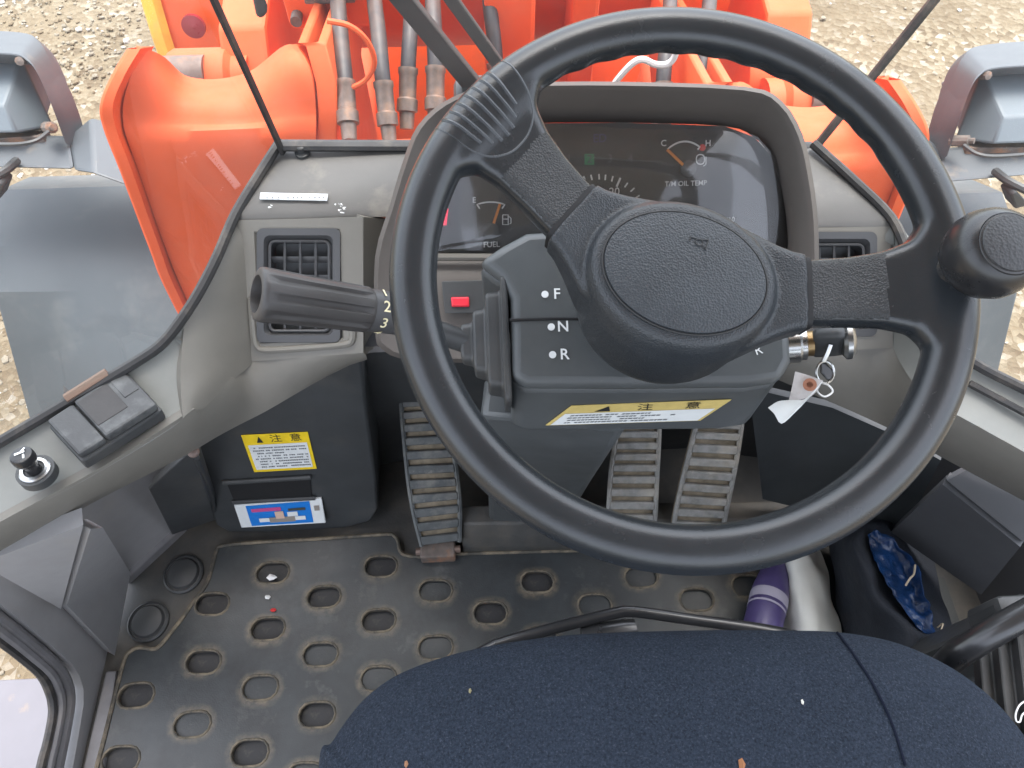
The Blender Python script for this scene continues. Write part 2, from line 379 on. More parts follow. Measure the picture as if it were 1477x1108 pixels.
def stones():
    rnd = random.Random(3)
    ico = bmesh.new(); bmesh.ops.create_icosphere(ico, subdivisions=1, radius=1); iv = [v.co.copy() for v in ico.verts]; jf = [tuple(v.index for v in f.verts) for f in ico.faces]; ico.free()
    vs, fs, mi = [], [], []
    for i in range(14000):
        if i % 3: x, y = rnd.uniform(-3.4, -.5), rnd.uniform(.2, 4.6)
        else:
            x, y = rnd.uniform(.3, 4.6), rnd.uniform(.2, 4.8)
            if y > 1.4 and rnd.random() < .75: continue
        s = rnd.choice((.004, .005, .006, .008, .010, .014))*rnd.uniform(.8, 1.3)
        if x > 0 and y > 1.5 and rnd.random() < .6: s *= .6
        z = GZ+.05*(mnoise.noise(V((x*.6, y*.6, 0)))+.5*mnoise.noise(V((x*1.7, y*1.7, 3))))
        a = rnd.uniform(0, 6.28); ca, sa = math.cos(a), math.sin(a); kx, ky, kz = rnd.uniform(.8, 1.4), rnd.uniform(.7, 1.1), rnd.uniform(.45, .8)
        k = len(vs)
        for v in iv:
            j = 1+rnd.uniform(-.18, .18); X, Y, Z = v.x*kx*s*j, v.y*ky*s*j, v.z*kz*s*j
            vs.append((x+X*ca-Y*sa, y+X*sa+Y*ca, z+Z+s*.25))
        c = rnd.choices((0, 1, 2), (5, 4, 1.1))[0]
        for f in jf: fs.append((f[0]+k, f[1]+k, f[2]+k)); mi.append(c)
    me = bpy.data.meshes.new('gravel'); me.from_pydata(vs, [], fs); me.update()
    for nm, c in (('stone_tan', (.16, .125, .082)), ('stone_grey', (.215, .188, .145)), ('stone_white', (.42, .40, .36))):
        me.materials.append(mat(nm, c, .9, var=(60, .2), spec=.2))
    me.polygons.foreach_set('material_index', mi)
    o = bpy.data.objects.new('gravel', me); COL.objects.link(o); props(o, 'loose tan, grey and white gravel strewn on the yard', 'gravel', kind='stuff')
stones()

# ================================================================== outside: orange front half of the loader
fr = thing('loader_front_chassis', 'orange front frame with two scooped towers beyond the windscreen', 'loader frame', (XC, 1.2, GZ))
def mirr(p): return V((2*XC-p.x-.045, p.y-.08, p.z-.03))   # the front half is articulated a little: its right side sits nearer the cab
def tower(f):
    # rear plate: foot at z -.6, rolled forward at the top into a saddle
    def P(px, py, y): return f(U(px, py, y=y))
    foot = [f(V((x, .97, -.6))) for x in (-.80, -.72, -.64, -.56, -.50, -.45, -.415)]
    r1 = [P(272, 430, .96), P(300, 430, .96), P(330, 430, .96), P(365, 430, .96), P(395, 430, .96), P(425, 430, .96), P(452, 430, .96)]
    r2 = [P(200, 235, .96), P(240, 232, .96), P(280, 230, .96), P(330, 228, .96), P(375, 226, .96), P(425, 225, .96), P(456, 224, .96)]
    r3 = [P(178, 165, .975), P(222, 172, .98), P(270, 180, .98), P(330, 182, .98), P(378, 178, .98), P(425, 160, .98), P(457, 160, .98)]
    r4 = [P(186, 110, .995), P(222, 120, 1.005), P(268, 142, 1.02), P(322, 146, 1.02), P(372, 136, 1.02), P(420, 100, 1.01), P(452, 110, 1.0)]
    r5 = [P(205, 68, 1.03), P(228, 84, 1.05), P(262, 117, 1.10), P(310, 124, 1.11), P(365, 112, 1.10), P(412, 76, 1.06), P(436, 66, 1.04)]
    rr = catgrid([foot, r1, r2, r3, r4, r5], 4, 4)
    mk('tower_plate', patch(rr), M_ORANGE, fr, solid=.022, ang=60, off=0)
    # outer flange: a thick plate edge standing proud along the outer side
    path = [V(p) for p in ([f(V((-.805, .955, -.6)))]+[P(264, 430, .945), P(232, 350, .945), P(193, 240, .945), P(170, 178, .955), P(166, 142, .96), P(183, 100, .98), P(205, 63, 1.01)])]
    cpath = cat(path, 5)
    a = [p+V((0, -.012, 0)) for p in cpath]; out = 1 if f(V((1, 0, 0))).x > f(V((0, 0, 0))).x else -1
    th = V((-.022*out, 0, 0)); dp = V((0, .05, -.03))
    mk('tower_flange', loft([a, [p+th for p in a], [p+th+dp for p in a], [p+dp for p in a]]+[a], closed=False, caps=False), M_ORANGE, fr, bev=.006, ang=50)
    # inner cheek plate
    q = [P(430, 62, 1.03), P(441, 64, 1.03), P(456, 120, .99), P(460, 165, .97), P(458, 230, .95), f(V((-.41, .95, -.6)))]
    q2 = [p+V((.0, .42, -.10)) for p in q]
    mk('tower_cheek', loft([q, q2, [p+V((.03*out, 0, 0)) for p in q2], [p+V((.03*out, 0, 0)) for p in q], q], closed=False, caps=False), M_ORANGE, fr, bev=.004)
    # front wall of the tower box and pin boss
    o2 = f(V((-.60, 1.33, -.15)))
    mk('tower_front_wall', box(o2, .40, .03, .68), M_ORANGE2, fr, bev=.006)
    c1 = P(292, 118, 1.26); ax = V((out, 0, 0))
    mk('pin_boss', lathe([(0, -.05), (.055, -.05), (.06, -.04), (.06, .06), (.05, .07), (.05, .10), (0, .10)], c1, ax, 24), M_ORANGE, fr)
    c2 = P(254, 108, 1.24)
    mk('pivot_pin', lathe([(0, -.03), (.03, -.03), (.034, -.02), (.034, .06), (0, .06)], c2, ax, 16), M_FIT, fr)
tower(lambda p: p); tower(mirr)
# rear cross plates between the towers with a hose bulkhead
mk('cross_plate', box((XC, 1.05, -.12), .70, .03, .75), M_ORANGE2, fr, bev=.004)
mk('hose_bulkhead', box((XC, .97, .262), .72, .14, .04), M_ORANGE, fr, bev=.006)
mk('rear_web', box((XC, .93, .05), .70, .03, .38), M_ORANGE, fr, bev=.004)
for i in range(5): mk('weld_rib', box((XC-.30+.15*i, .90, .255), .012, .03, .05), M_ORANGE, fr, bev=.003)
mk('torque_tube', tube([(XC-.42, 1.55, .34), (XC+.42, 1.55, .34)], .19, 40), M_ORANGE2, fr)
mk('centre_upright', box((XC-.02, 1.30, .25), .09, .16, .75), M_ORANGE, fr, bev=.008)
mk('centre_upright', box((XC+.12, 1.34, .22), .05, .16, .72), M_ORANGE, fr, bev=.008)
mk('valve_block', box((XC-.335, 1.28, .45), .15, .12, .16), M_ORANGE, fr, bev=.012)
mk('valve_plate', box((XC-.325, 1.21, .455), .085, .02, .05), M_RUST, fr, bev=.003)
mk('valve_cap', box((XC-.325, 1.24, .55), .11, .10, .03), M_ORANGE, fr, bev=.006)
mk('valve_port', lathe([(0, 0), (.009, 0), (.009, .02), (0, .02)], (XC-.40, 1.22, .50), (0, -1, 0), 14), M_FIT, fr)
mk('valve_port', lathe([(0, 0), (.010, 0), (.010, .02), (0, .02)], (XC-.39, 1.22, .40), (0, -1, 0), 14), M_RUST, fr)

for s in (-1, 1):
    a = thing('lift_arm', ('orange lift arm reaching to the bucket, behind the left tower' if s < 0 else 'orange lift arm reaching to the bucket, beyond the right of the steering wheel'), 'lift arm', (XC+s*.52, 1.26, .15), 'lift arms of the loader')
    prof = [(1.18, .20), (1.30, .33), (1.55, .36), (1.85, .22), (2.10, -.20), (2.35, -.75), (2.50, -.98), (2.42, -1.08), (2.20, -.85), (1.95, -.35), (1.75, .0), (1.50, .10), (1.25, .08)]
    poly = [V((XC+s*.52-.045, y, z)) for y, z in prof]
    mk('arm_plate', prism(poly, (.09, 0, 0)), M_ORANGE, a, bev=.008)
    for y, z in ((1.28, .2), (2.38, -.92)):
        mk('pin_boss', lathe([(0, -.07), (.07, -.07), (.075, -.06), (.075, .06), (.07, .07), (0, .07)], (XC+s*.52, y, z), (1, 0, 0), 24), M_ORANGE, a)
    cyl = [V((XC+s*.40, 1.15, -.25)), V((XC+s*.42, 1.95, -.05))]
    mk('lift_cylinder', tube(cyl, .055, 20), M_ORANGE, a)

bk = thing('bucket', 'wide orange bucket with yellow-edged sides ahead of the loader', 'bucket', (XC, 3.0, GZ))
BWL, BWR = -1.26, .88
sec = [(2.62, -.20), (2.50, -.55), (2.50, -.95), (2.62, -1.16), (2.85, -1.23), (3.75, -1.235)]
mk('back_wall', patch([[V((BWL, p.y, p.z)), V((BWR, p.y, p.z))] for p in cat([V((0, y, z)) for y, z in sec], 4)]), M_ORANGE2, bk, solid=.025)
for x in (BWL, BWR):
    poly = [V((x, y, z)) for y, z in sec]+[V((x, 3.7, -1.1)), V((x, 3.2, -.35))]
    mk('side_plate', prism(poly, (.02, 0, 0)), M_ORANGE2, bk, bev=.003)
    ed = [V((x+(-.02 if x < 0 else .04), y-.04, z+.01)) for y, z in sec[:5]]
    mk('side_edge', tube(cat(ed, 4), .034, 6), M_YEDGE, bk)
mk('top_edge', box(((BWL+BWR)/2, 2.63, -.18), BWR-BWL, .06, .07), M_YEDGE, bk, bev=.01)
for x in (-1.02, -.62, .25, .62):
    mk('hinge_rib', prism([V((x, 2.60, -.25)), V((x, 2.38, -.62)), V((x, 2.38, -.90)), V((x, 2.58, -1.10))], (.03, 0, 0)), M_ORANGE2, bk, bev=.004)
mk('reflector', lathe([(0, 0), (.04, 0), (.04, .015), (0, .02)], (-1.14, 2.46, -.40), (0, -1, .2), 20), mat('reflector_red', (.25, .01, .02), .3), bk)

# hydraulic hoses with crimped fittings
def hose(label, pts, r=.013, low=None):
    h = thing('hydraulic_hose', label, 'hose', pts[0], 'black hydraulic hoses behind the windscreen')
    p = cat(pts, 6); mk('hose', tube(p, r, 12), M_HOSE, h)
    d = (V(pts[1])-V(pts[0])).normalized(); e = V(pts[0])
    mk('fitting', lathe([(0, -.06), (r*.9, -.06), (r*1.0, -.035), (r*1.35, -.033), (r*1.35, -.015), (r*1.12, -.012), (r*1.15, .022), (r*1.28, .025), (r*1.28, .033), (0, .033)], e, d, 14), M_FIT, h)
    return h
def hp(px, py, y): return U(px, py, y=y)
hose('black hydraulic hose nearest the left tower, leftmost of the hoses', [hp(500, 148, .985), hp(497, 110, 1.02), hp(492, 60, 1.08), hp(487, 0, 1.16), hp(482, -70, 1.3), hp(480, -120, 1.5)])
hose('black hydraulic hose, second from the left tower', [hp(556, 150, .985), hp(551, 105, 1.02), hp(546, 50, 1.08), hp(540, 0, 1.16), hp(534, -70, 1.3), hp(530, -120, 1.5)], .0125)
hose('black hydraulic hose running behind the thick wiper arm', [hp(588, 130, 1.02), hp(589, 90, 1.05), hp(592, 40, 1.1), hp(594, 0, 1.16), hp(596, -70, 1.3), hp(597, -120, 1.5)], .0125)
hose('black hydraulic hose between the two wiper arms', [hp(628, 128, 1.02), hp(628, 90, 1.05), hp(626, 40, 1.1), hp(624, 0, 1.16), hp(622, -70, 1.3), hp(620, -120, 1.5)], .013)
hose('thin dark hydraulic hose right of the wiper arms', [hp(716, 120, 1.15), hp(714, 70, 1.18), hp(708, 20, 1.22), hp(703, -40, 1.3), hp(700, -110, 1.5)], .013)
hose('black hydraulic hose crossed by the white wire above the gauges', [hp(955, 150, 1.0), hp(958, 100, 1.04), hp(963, 50, 1.1), hp(967, 0, 1.18), hp(972, -80, 1.4)], .0125)
hose('black hydraulic hose right of the white wire, rightmost of the hoses', [hp(1008, 150, 1.0), hp(1012, 105, 1.04), hp(1018, 50, 1.1), hp(1024, 0, 1.18), hp(1032, -80, 1.4)], .0125)
o = mk('grease_line', tube(cat([hp(472, 30, 1.0), hp(505, 38, 1.0), hp(530, 60, 1.0), hp(540, 90, 1.0), hp(528, 115, 1.0), hp(505, 128, 1.0), hp(485, 135, 1.0)], 6), .0042, 8), M_ORANGE); props(o, 'thin orange line looped behind the two left hoses', 'hose')
o = mk('white_wire', tube(cat([hp(880, 130, .80), hp(893, 112, .80), hp(912, 92, .80), hp(927, 86, .80), hp(945, 93, .80), hp(962, 93, .80), hp(973, 82, .80), hp(976, 62, .80), hp(972, 45, .80), hp(960, 20, .82)], 6), .0042, 8), mat('wire_white', (.75, .68, .66), .45)); props(o, 'white wire curling up behind the instrument hood', 'wire')

# fenders
def fender(f, label):
    fe = thing('front_fender', label, 'fender', f(V((-1.0, 1.0, -.4))), 'front wheel fenders')
    def L(px, py, z): return f(U(px, py, z=z))
    inner = [(-.70, 1.62, -.62), (-.70, 1.50, -.30), (-.70, 1.40, -.12), (-.71, 1.28, -.045), (-.71, 1.12, -.06), (-.71, 1.02, -.10), (-.72, .80, -.27), (-.73, .62, -.47), (-.73, .55, -.62)]
    outer = [(-1.26, 1.62, -.62), (-1.26, 1.50, -.30), (-1.25, 1.40, -.12), (-1.235, 1.28, -.045), (-1.225, 1.13, -.06), U(0, 420, z=-.11), U(25, 512, z=-.27), U(50, 605, z=-.46), U(64, 665, z=-.6)]
    ri, ro = [f(V(p)) for p in inner], [f(V(p)) for p in outer]
    rows = [[a.lerp(b, k/8) for k in range(9)] for a, b in zip(ri, ro)]
    mk('fender_skin', patch(rows), M_FEND, fe, solid=.02, ang=27, off=0)
    mk('fender_lip', tube([p+V((0, 0, -.012)) for p in ro], .014, 8), M_FEND, fe)
    ty = f(V((-.97, 1.15, -.75)))
    mk('tyre', lathe([(.25, -.2), (.44, -.2), (.50, -.17), (.50, .17), (.44, .2), (.25, .2)], ty, (1, 0, 0), 40), M_SEAL, fe)
    return fe
fender(lambda p: p, 'blue-grey front wheel fender outside the left glass')
fender(mirr, 'blue-grey front wheel fender outside the right glass')

M_LAMP = mat('lamp_grey', (.125, .148, .165), .55, var=(6, .08), dirt=((.34, .27, .2), 9, .58, .8, .35))
# headlamp pods on their brackets
def headlamp(f, label):
    h = thing('headlamp', label, 'headlamp', f(V((-1.05, 1.25, .12))), 'headlamps on the fender brackets')
    def P(px, py, y): return f(U(px, py, y=y))
    # guard: an inverted U of flat bar
    g = [P(112, 196, 1.22), P(98, 150, 1.25), P(74, 90, 1.31), P(56, 60, 1.34), P(30, 47, 1.36), P(-60, 44, 1.37), P(-180, 46, 1.38)]
    gi = [P(92, 205, 1.16), P(72, 150, 1.18), P(52, 105, 1.22), P(36, 86, 1.24), P(14, 78, 1.25), P(-60, 77, 1.25), P(-180, 79, 1.25)]
    a, b = cat(g, 5), cat(gi, 5)
    dn = V((0, .02, -.035))
    mk('lamp_guard', loft([a, b, [p+dn for p in b], [p+dn for p in a], a], closed=False, caps=False), M_FENDD, h, bev=.008, seg=3, ang=45)
    # lamp housing: tapered shell
    hv = [P(30, 84, 1.31), P(-160, 82, 1.31), P(-160, 152, 1.19), P(6, 152, 1.19), P(78, 182, 1.22), P(24, 192, 1.16), P(-160, 196, 1.15), P(60, 190, 1.30)]
    hv += [V((p.x, p.y+.10, p.z-.10)) for p in (hv[0], hv[1])]
    mk('lamp_housing', (hv, [(0, 1, 2, 3), (0, 3, 5, 4), (3, 2, 6, 5), (0, 4, 7, 8), (0, 8, 9, 1), (4, 5, 6, 9, 8, 7), (1, 9, 6, 2)]), M_LAMP, h, bev=.005, seg=2, ang=20)
    mk('lamp_base', prism([P(70, 188, 1.22), P(-140, 195, 1.22), P(-140, 205, 1.16), P(60, 196, 1.18)], (0, 0, -.03)), M_RUST, h, bev=.004)
    c = P(72, 184, 1.17); mk('bolt', lathe([(0, -.02), (.011, -.02), (.011, .012), (.006, .014), (.006, .022), (0, .022)], c, (.6, -.5, .4), 10), M_RUST, h)
    c = P(30, 88, 1.25); mk('bolt', lathe([(0, -.01), (.008, -.01), (.008, .008), (0, .010)], c, (.2, -.8, .5), 8), M_RUST, h)
    # carrier beam to the tower
    s1 = [P(-150, 190, 1.2), P(-150, 238, 1.11), P(-150, 236, 1.16), P(-150, 192, 1.25)]
    s2 = [P(100, 196, 1.2), P(108, 244, 1.11), P(108, 242, 1.16), P(100, 198, 1.25)]
    s3 = [P(132, 170, 1.24), P(134, 250, 1.08), P(134, 248, 1.16), P(132, 172, 1.3)]
    s4 = [P(225, 196, 1.24), P(225, 282, 1.06), P(225, 280, 1.16), P(225, 198, 1.3)]
    mk('bracket_beam', loft([s1, s2]), M_FENDD, h, bev=.007); mk('bracket_arm', loft([[p+V((.0, -.004, 0)) for p in s2], s3, s4]), M_FENDD, h, bev=.007)
    mk('wire', tube(cat([P(70, 190, 1.15), P(52, 203, 1.12), P(25, 208, 1.11), P(-20, 208, 1.11)], 5), .004, 6), M_BLACK, h)
    mk('hose_clip', tube(cat([P(24, 232, 1.12), P(8, 246, 1.08), P(-20, 262, 1.05)], 4), .008, 8), M_BLACK, h)
    mk('indicator_lamp', prism([P(-4, 262, 1.05), P(6, 268, 1.05), P(-2, 290, 1.05), P(-26, 285, 1.05)], (0, .04, -.01)), M_BLACK, h, bev=.004)
    return h
headlamp(lambda p: p, 'grey headlamp pod under a bent guard outside the left glass')
headlamp(mirr, 'grey headlamp pod under a bent guard outside the right glass')

# entry step outside the door
st = thing('entry_step', 'pale grey step plate outside the open door at lower left', 'step', (-.95, 0, -.25))
mk('step_plate', box((-.955, -.02, -.20), .20, .55, .02), mat('step_paint', (.16, .155, .17), .5, var=(8, .08), dirt=((.4, .28, .15), 18, .6, .75, .5)), st, bev=.004)
mk('step_rim', box((-1.062, -.02, -.19), .012, .55, .045), mat('step_paint', (1, 1, 1)), st, bev=.003)
mk('step_hanger', box((-.87, -.02, -.17), .02, .5, .06), M_FEND, st, bev=.003)

# ================================================================== CAB SHELL
fl = mk('cab_floor', prism([V((-.80, -.75, 0)), V((.70, -.75, 0)), V((.70, .60, 0)), V((-.80, .60, 0))], (0, 0, -.04)), M_FLOOR); fl['kind'] = 'structure'
for px, py in ((265, 828), (214, 897)):
    c = U(px, py, z=.002); r = .028
    pg = mk('floor_plug', lathe([(0, 0), (r*1.12, 0), (r*1.12, .002), (r*1.02, .004), (r, .0015), (r*.9, .0015), (r*.8, .006), (r*.3, .0085), (0, .009)], c, (0, 0, 1), 28), M_BLACK, fl)
cab = thing('operator_cab', 'grey painted operator cab shell around the seat, with roof, posts and door frame', 'cab', (XC, 0, 0))
def vwall(pts, z0, z1, name, m=M_WALL, th=.02):
    return mk(name, patch([[V((x, y, z0)) for x, y in pts], [V((x, y, z1)) for x, y in pts]]), m, cab, solid=th, off=0)
# left angled wall between door post and heater box
pA, pB, pC = U(181, 832, z=.0), U(262, 757, z=.0), U(312, 742, z=.0)
vwall([(pA.x, pA.y), (pB.x, pB.y), (pC.x+.02, pC.y+.03)], 0, .36, 'side_wall')
# kick ledge at the foot of it
n1 = V((pB.y-pA.y, -(pB.x-pA.x), 0)).normalized()
if n1.x < 0: n1 = -n1
k0 = [pA, pB]
prof = [(0, .0), (.016, .0), (.016, .018), (.008, .026), (.006, .05), (.0, .056)]
mk('kick_ledge', loft([[p+n1*a+V((0, 0, h)) for a, h in prof] for p in (pA-(pB-pA)*.03, pB)]), M_SEALG, cab, bev=.002)
# hinge post: a wedge with a vertical ridge
tz = .36
rb, rt = U(90, 868, x=-.735), U(119, 757, z=tz)
wl = U(157, 941, z=.01); wr = U(180, 824, z=.01)
base = [wl, V((wl.x-.09, wl.y+.10, .01)), V((-.83, wr.y+.05, .01)), wr]
def lift(p, z, d=(0, 0)): return V((p.x+d[0], p.y+d[1], z))
ridge0 = V((-.747, .318, .01)); ridge1 = U(119, 757, z=.40)
f1 = [U(157, 941, z=.01), U(180, 822, z=.03), U(137, 755, z=.36), ridge1, U(87, 868, z=.17)]
f2 = [U(87, 868, z=.17), ridge1, U(30, 806, z=.36), U(-60, 860, z=.40), U(-20, 770+20, z=.45)]
mk('hinge_post', ([*f1], [(0, 1, 2, 3, 4)]), M_WALL, cab, solid=.02, off=0, ang=20)
mk('hinge_post', ([U(87, 868, z=.17), U(119, 745, z=.42), U(-30, 800, z=.40)], [(0, 1, 2)]), M_WALL, cab, solid=.02, off=0, ang=20)
# door post panel with the door opening, in the plane x = -.76
XD = -.755
inner = [(-130, 655), (0, 786), (80, 866), (140, 928), (156, 946), (158, 962), (150, 985), (134, 1045), (118, 1108), (95, 1200), (75, 1290)]
outer = [(-130, 790), (0, 886), (50, 926), (86, 957), (99, 975), (105, 995), (105, 1018), (98, 1060), (89, 1108), (72, 1200), (55, 1290)]
I3 = [U(a, b, x=XD) for a, b in inner]; O3 = [U(a, b, x=XD) for a, b in outer]
rows = [I3, O3]
mk('door_post_panel', patch(rows), M_WALL, cab, solid=.03, off=0, ang=60)
I2 = [V((p.x+.004, p.y, p.z)) for p in I3]
def seal_path(t, dx=0):
    o2 = [(-130, 826), (0, 925), (30, 948), (59, 974), (71, 998), (75, 1015), (75, 1034), (68, 1070), (58, 1108), (42, 1200), (25, 1290)]
    return cat([U(a+(c-a)*t, b+(d-b)*t, x=XD+dx) for (a, b), (c, d) in zip(outer, o2)], 5)
mk('door_seal', tube(seal_path(.22, .004), .0085, 10), M_SEALG, cab)
mk('door_seal', tube(seal_path(.62, .002), .0075, 10), M_SEALG, cab)
mk('door_seal_lip', tube(seal_path(.98, -.002), .006, 8), M_SEAL, cab)
# sill ledge strip between post and mat
a0, a1 = U(152, 968, z=.012), U(112, 1140, z=.012)
mk('sill_ledge', prism([a0, a1, a1+V((.030, 0, 0)), a0+V((.016, 0, 0))], (0, 0, -.012)), M_SEALG, cab, bev=.003)
# right wall, mirrored in plan
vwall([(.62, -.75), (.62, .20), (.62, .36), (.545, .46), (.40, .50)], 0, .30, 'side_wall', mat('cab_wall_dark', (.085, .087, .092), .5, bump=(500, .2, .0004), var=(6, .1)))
vwall([(-.66, .50), (-.30, .56), (.20, .56), (.50, .50)], 0, .34, 'footwell_wall', M_BLACK)
# right corner wedge of the dark wall
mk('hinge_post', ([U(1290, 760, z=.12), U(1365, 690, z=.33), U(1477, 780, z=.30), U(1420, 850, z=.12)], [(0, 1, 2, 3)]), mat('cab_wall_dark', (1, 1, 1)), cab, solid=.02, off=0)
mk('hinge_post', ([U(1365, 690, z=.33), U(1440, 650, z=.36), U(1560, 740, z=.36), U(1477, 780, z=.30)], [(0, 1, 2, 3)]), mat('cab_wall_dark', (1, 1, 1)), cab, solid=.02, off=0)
# posts, roof, rear wall (behind the camera; unseen shade for the cab, roof front stretched forward over the deck)
ROOF = 1.72
mk('roof', prism([V((-.80, -.95, ROOF)), V((.67, -.95, ROOF)), V((.67, .62, ROOF)), (V((.42, .86, ROOF))), V((-.55, .86, ROOF)), V((-.80, .62, ROOF))], (0, 0, .08)), mat('headliner', (.42, .42, .40), .85), cab, bev=.02)
for x, y in ((-.82, -.93), (.69, -.93)): mk('rear_post', box((x, y, .86), .045, .045, 1.72), M_WALL, cab, bev=.015)
mk('rear_wall', box((XC, -.93, .35), 1.46, .04, .78), M_WALL, cab, bev=.01)
mk('right_lower_wall', box((.66, -.35, .16), .03, 1.1, .34), M_WALL, cab, bev=.01)
mk('door_front_post', tube([V((-.775, .36, .46)), V((-.775, .30, 1.0)), V((-.775, .25, ROOF))], .03, 10), M_WALL, cab)
mk('right_front_post', tube([V((.645, .30, .46)), V((.645, .26, 1.0)), V((.645, .22, ROOF))], .03, 10), M_WALL, cab)

# ================================================================== windscreen
wy = lambda z: .688-.12*(z-.57)
WPL = (V((0, .688, .57)), V((0, 1, .12)).normalized())
ws = thing('windscreen', 'clear windscreen glass in three panes with black seams', 'windscreen', (XC, .69, .57))
sL0, sL1 = U(405, 206, pl=WPL), U(312, 0, pl=WPL); sR0, sR1 = U(1172, 209, pl=WPL), U(1340, 0, pl=WPL)
def upto(a, b, z): return a+(b-a)*((z-a.z)/(b.z-a.z))
tL, tR = upto(sL0, sL1, 1.70), upto(sR0, sR1, 1.70)
mk('glass_pane', ([sL0, sR0, tR, tL], [(0, 1, 2, 3)]), M_GLASS, ws)
mk('seam', tube([sL0+V((0, -.004, -.01)), tL], .0062, 6, flat=.6), M_SEAL, ws); mk('seam', tube([sR0+V((0, -.004, -.01)), tR], .0062, 6, flat=.6), M_SEAL, ws)
SO = [(405, 206, .57), (372, 258, .563), (340, 312, .555), (315, 370, .545), (293, 414, .535), (270, 452, .525), (238, 494, .516), (200, 522, .51), (100, 581, .504), (0, 640, .50), (-150, 728, .495)]
SOR = [(1172, 209, .57), (1230, 262, .562), (1284, 316, .555), (1310, 372, .545), (1338, 440, .53), (1372, 500, .515), (1410, 529, .508), (1477, 563, .503), (1600, 625, .50)]
def P3(l): return [U(a, b, z=c) for a, b, c in l]
GL, GR = cat(P3(SO), 4), cat(P3(SOR), 4)
def pane(low, top_a, s):
    n = len(low); up = []
    for i, p in enumerate(low):
        k = i/(n-1); up.append(top_a.lerp(V((s*.70+XC, .30, 1.70)), k))
    return patch([low, [a.lerp(b, .5) for a, b in zip(low, up)], up])
mk('glass_pane', pane(GL, tL, -1), M_GLASS, ws); mk('glass_pane', pane(GR, tR, 1), M_GLASS, ws)
mk('lower_seal', tube([p+V((0, .0, .002)) for p in GL], .0058, 8), M_SEAL, ws); mk('lower_seal', tube([p+V((0, 0, .002)) for p in GR], .0055, 8), M_SEAL, ws)
mk('lower_seal', tube([sL0+V((0, .0, -.004)), sR0+V((0, .0, -.004))], .008, 8, flat=.7), M_SEAL, ws)
for (n_, a, b) in (('glass_trim', (165, 545), (105, 583)),):
    mk(n_, tube([U(a[0], a[1], z=.512)+V((-.008, .006, 0)), U(b[0], b[1], z=.509)+V((-.008, .006, 0))], .006, 6), mat('trim_brown', (.16, .10, .07), .6), ws)
# wiper: two parallel arms just outside the glass
WP2 = (V((0, .715, .57)), V((0, 1, .12)).normalized())
wp = thing('windscreen_wiper', 'dark wiper with two parallel arms crossing in front of the hoses', 'wiper', U(690, 130, pl=WP2))
def arm(a, b, wd, th, name):
    p, q = U(*a, pl=WP2), U(*b, pl=WP2); d = (q-p).normalized(); nn = WP2[1]; s = d.cross(nn)
    q = p+(q-p)*1.9
    loops = [[c+s*wd/2, c+s*wd/2+nn*th, c-s*wd/2+nn*th, c-s*wd/2] for c in (p, q)]
    mk(name, loft(loops), M_WIPER, wp, bev=.0025)
M_WIPER = mat('wiper_black', (.04, .036, .037), .5, var=(15, .2), dirt=((.4, .3, .25), 90, .68, .78, .6))
arm((700, 150), (577, 0), .021, .012, 'main_arm'); arm((724, 104), (649, 0), .014, .008, 'link_arm')
mk('pivot_housing', box(U(712, 150, pl=WP2), .09, .05, .05), M_BLACK, wp, bev=.01)
o = mk('hanging_hook', loft([[U(362+a, b, y=.75) for a, b in ((0, -14), (16, -14), (24, 8), (24, 18), (16, 26), (8, 24))], [U(362+a, b, y=.77) for a, b in ((0, -14), (16, -14), (24, 8), (24, 18), (16, 26), (8, 24))]]), M_WIPER, bev=.003); props(o, 'small dark hooked item hanging at the top edge, left of the hoses', 'wiper blade')  # small dark hooked item, use not known

# ================================================================== dashboard (left and right consoles)
db = thing('dashboard', 'grey moulded dashboard with air vents and side sills', 'dashboard', (XC, .60, .50))
def VF(px, py, yr, t0=.0, tb=.0):  # vent face: from t at the top edge to t at the bottom edge
    k = (py-yr[0])/(yr[1]-yr[0]); return U(px, py, t=yr[2]+(yr[3]-yr[2])*k)
tE = (U(350, 318, z=.553)-CAM).dot(cF)
LY = (318, 520, tE, tE+.045)
# deck
dk = [[U(405, 212, z=.563), U(460, 209, z=.563), U(572, 205, z=.563), U(640, 203, z=.563)],
      [U(374, 262, z=.560), U(440, 258, z=.562), U(562, 252, z=.562), U(640, 250, z=.562)],
      [U(350, 303, z=.556), U(425, 300, z=.559), U(535, 298, z=.559), U(640, 297, z=.556)]]
M_DECK = mat('dash_deck', (.105, .1, .093), .55, bump=(900, .25, .0004), var=((7, .1), (60, .06)), dirt=((.4, .35, .27), 14, .56, .8, .3))
# left console: flank + pod face + inner face, one skin lofted in strips
so_ = [(272, 450, .521), (252, 478, .515), (225, 506, .509), (200, 523, .506), (100, 582, .500), (0, 641, .496), (-150, 729, .491)]
si_ = [(268, 488, .511), (265, 528, .503), (265, 565, .494), (268, 597, .487), (150, 672, .484), (20, 742, .481), (-130, 825, .478)]
A, B = cat(P3(so_), 4), [p+V((-.003, 0, -.007)) for p in cat(P3(si_), 4)]
mk('left_sill', patch([[a.lerp(b, k/5)+V((0, 0, -.003*math.sin(math.pi*k/5))) for k in range(6)] for a, b in zip(A, B)]), M_SILL, db, solid=.012, ang=50)
fl_ = P3([(345, 303, .552), (312, 370, .541), (290, 414, .531), (268, 450, .521), (264, 488, .5115), (261, 528, .5035), (261, 565, .495), (264, 603, .485)])
fr2 = [VF(352, 319, LY)+cF*.003, VF(356, 380, LY)+cF*.003, VF(359, 430, LY)+cF*.003, VF(362, 470, LY)+cF*.003, VF(364, 500, LY)+cF*.003, VF(364, 522, LY)+cF*.002, U(337, 548, z=.446), U(293, 590, z=.468)]
A, B = cat(fl_, 4), cat(fr2, 4)
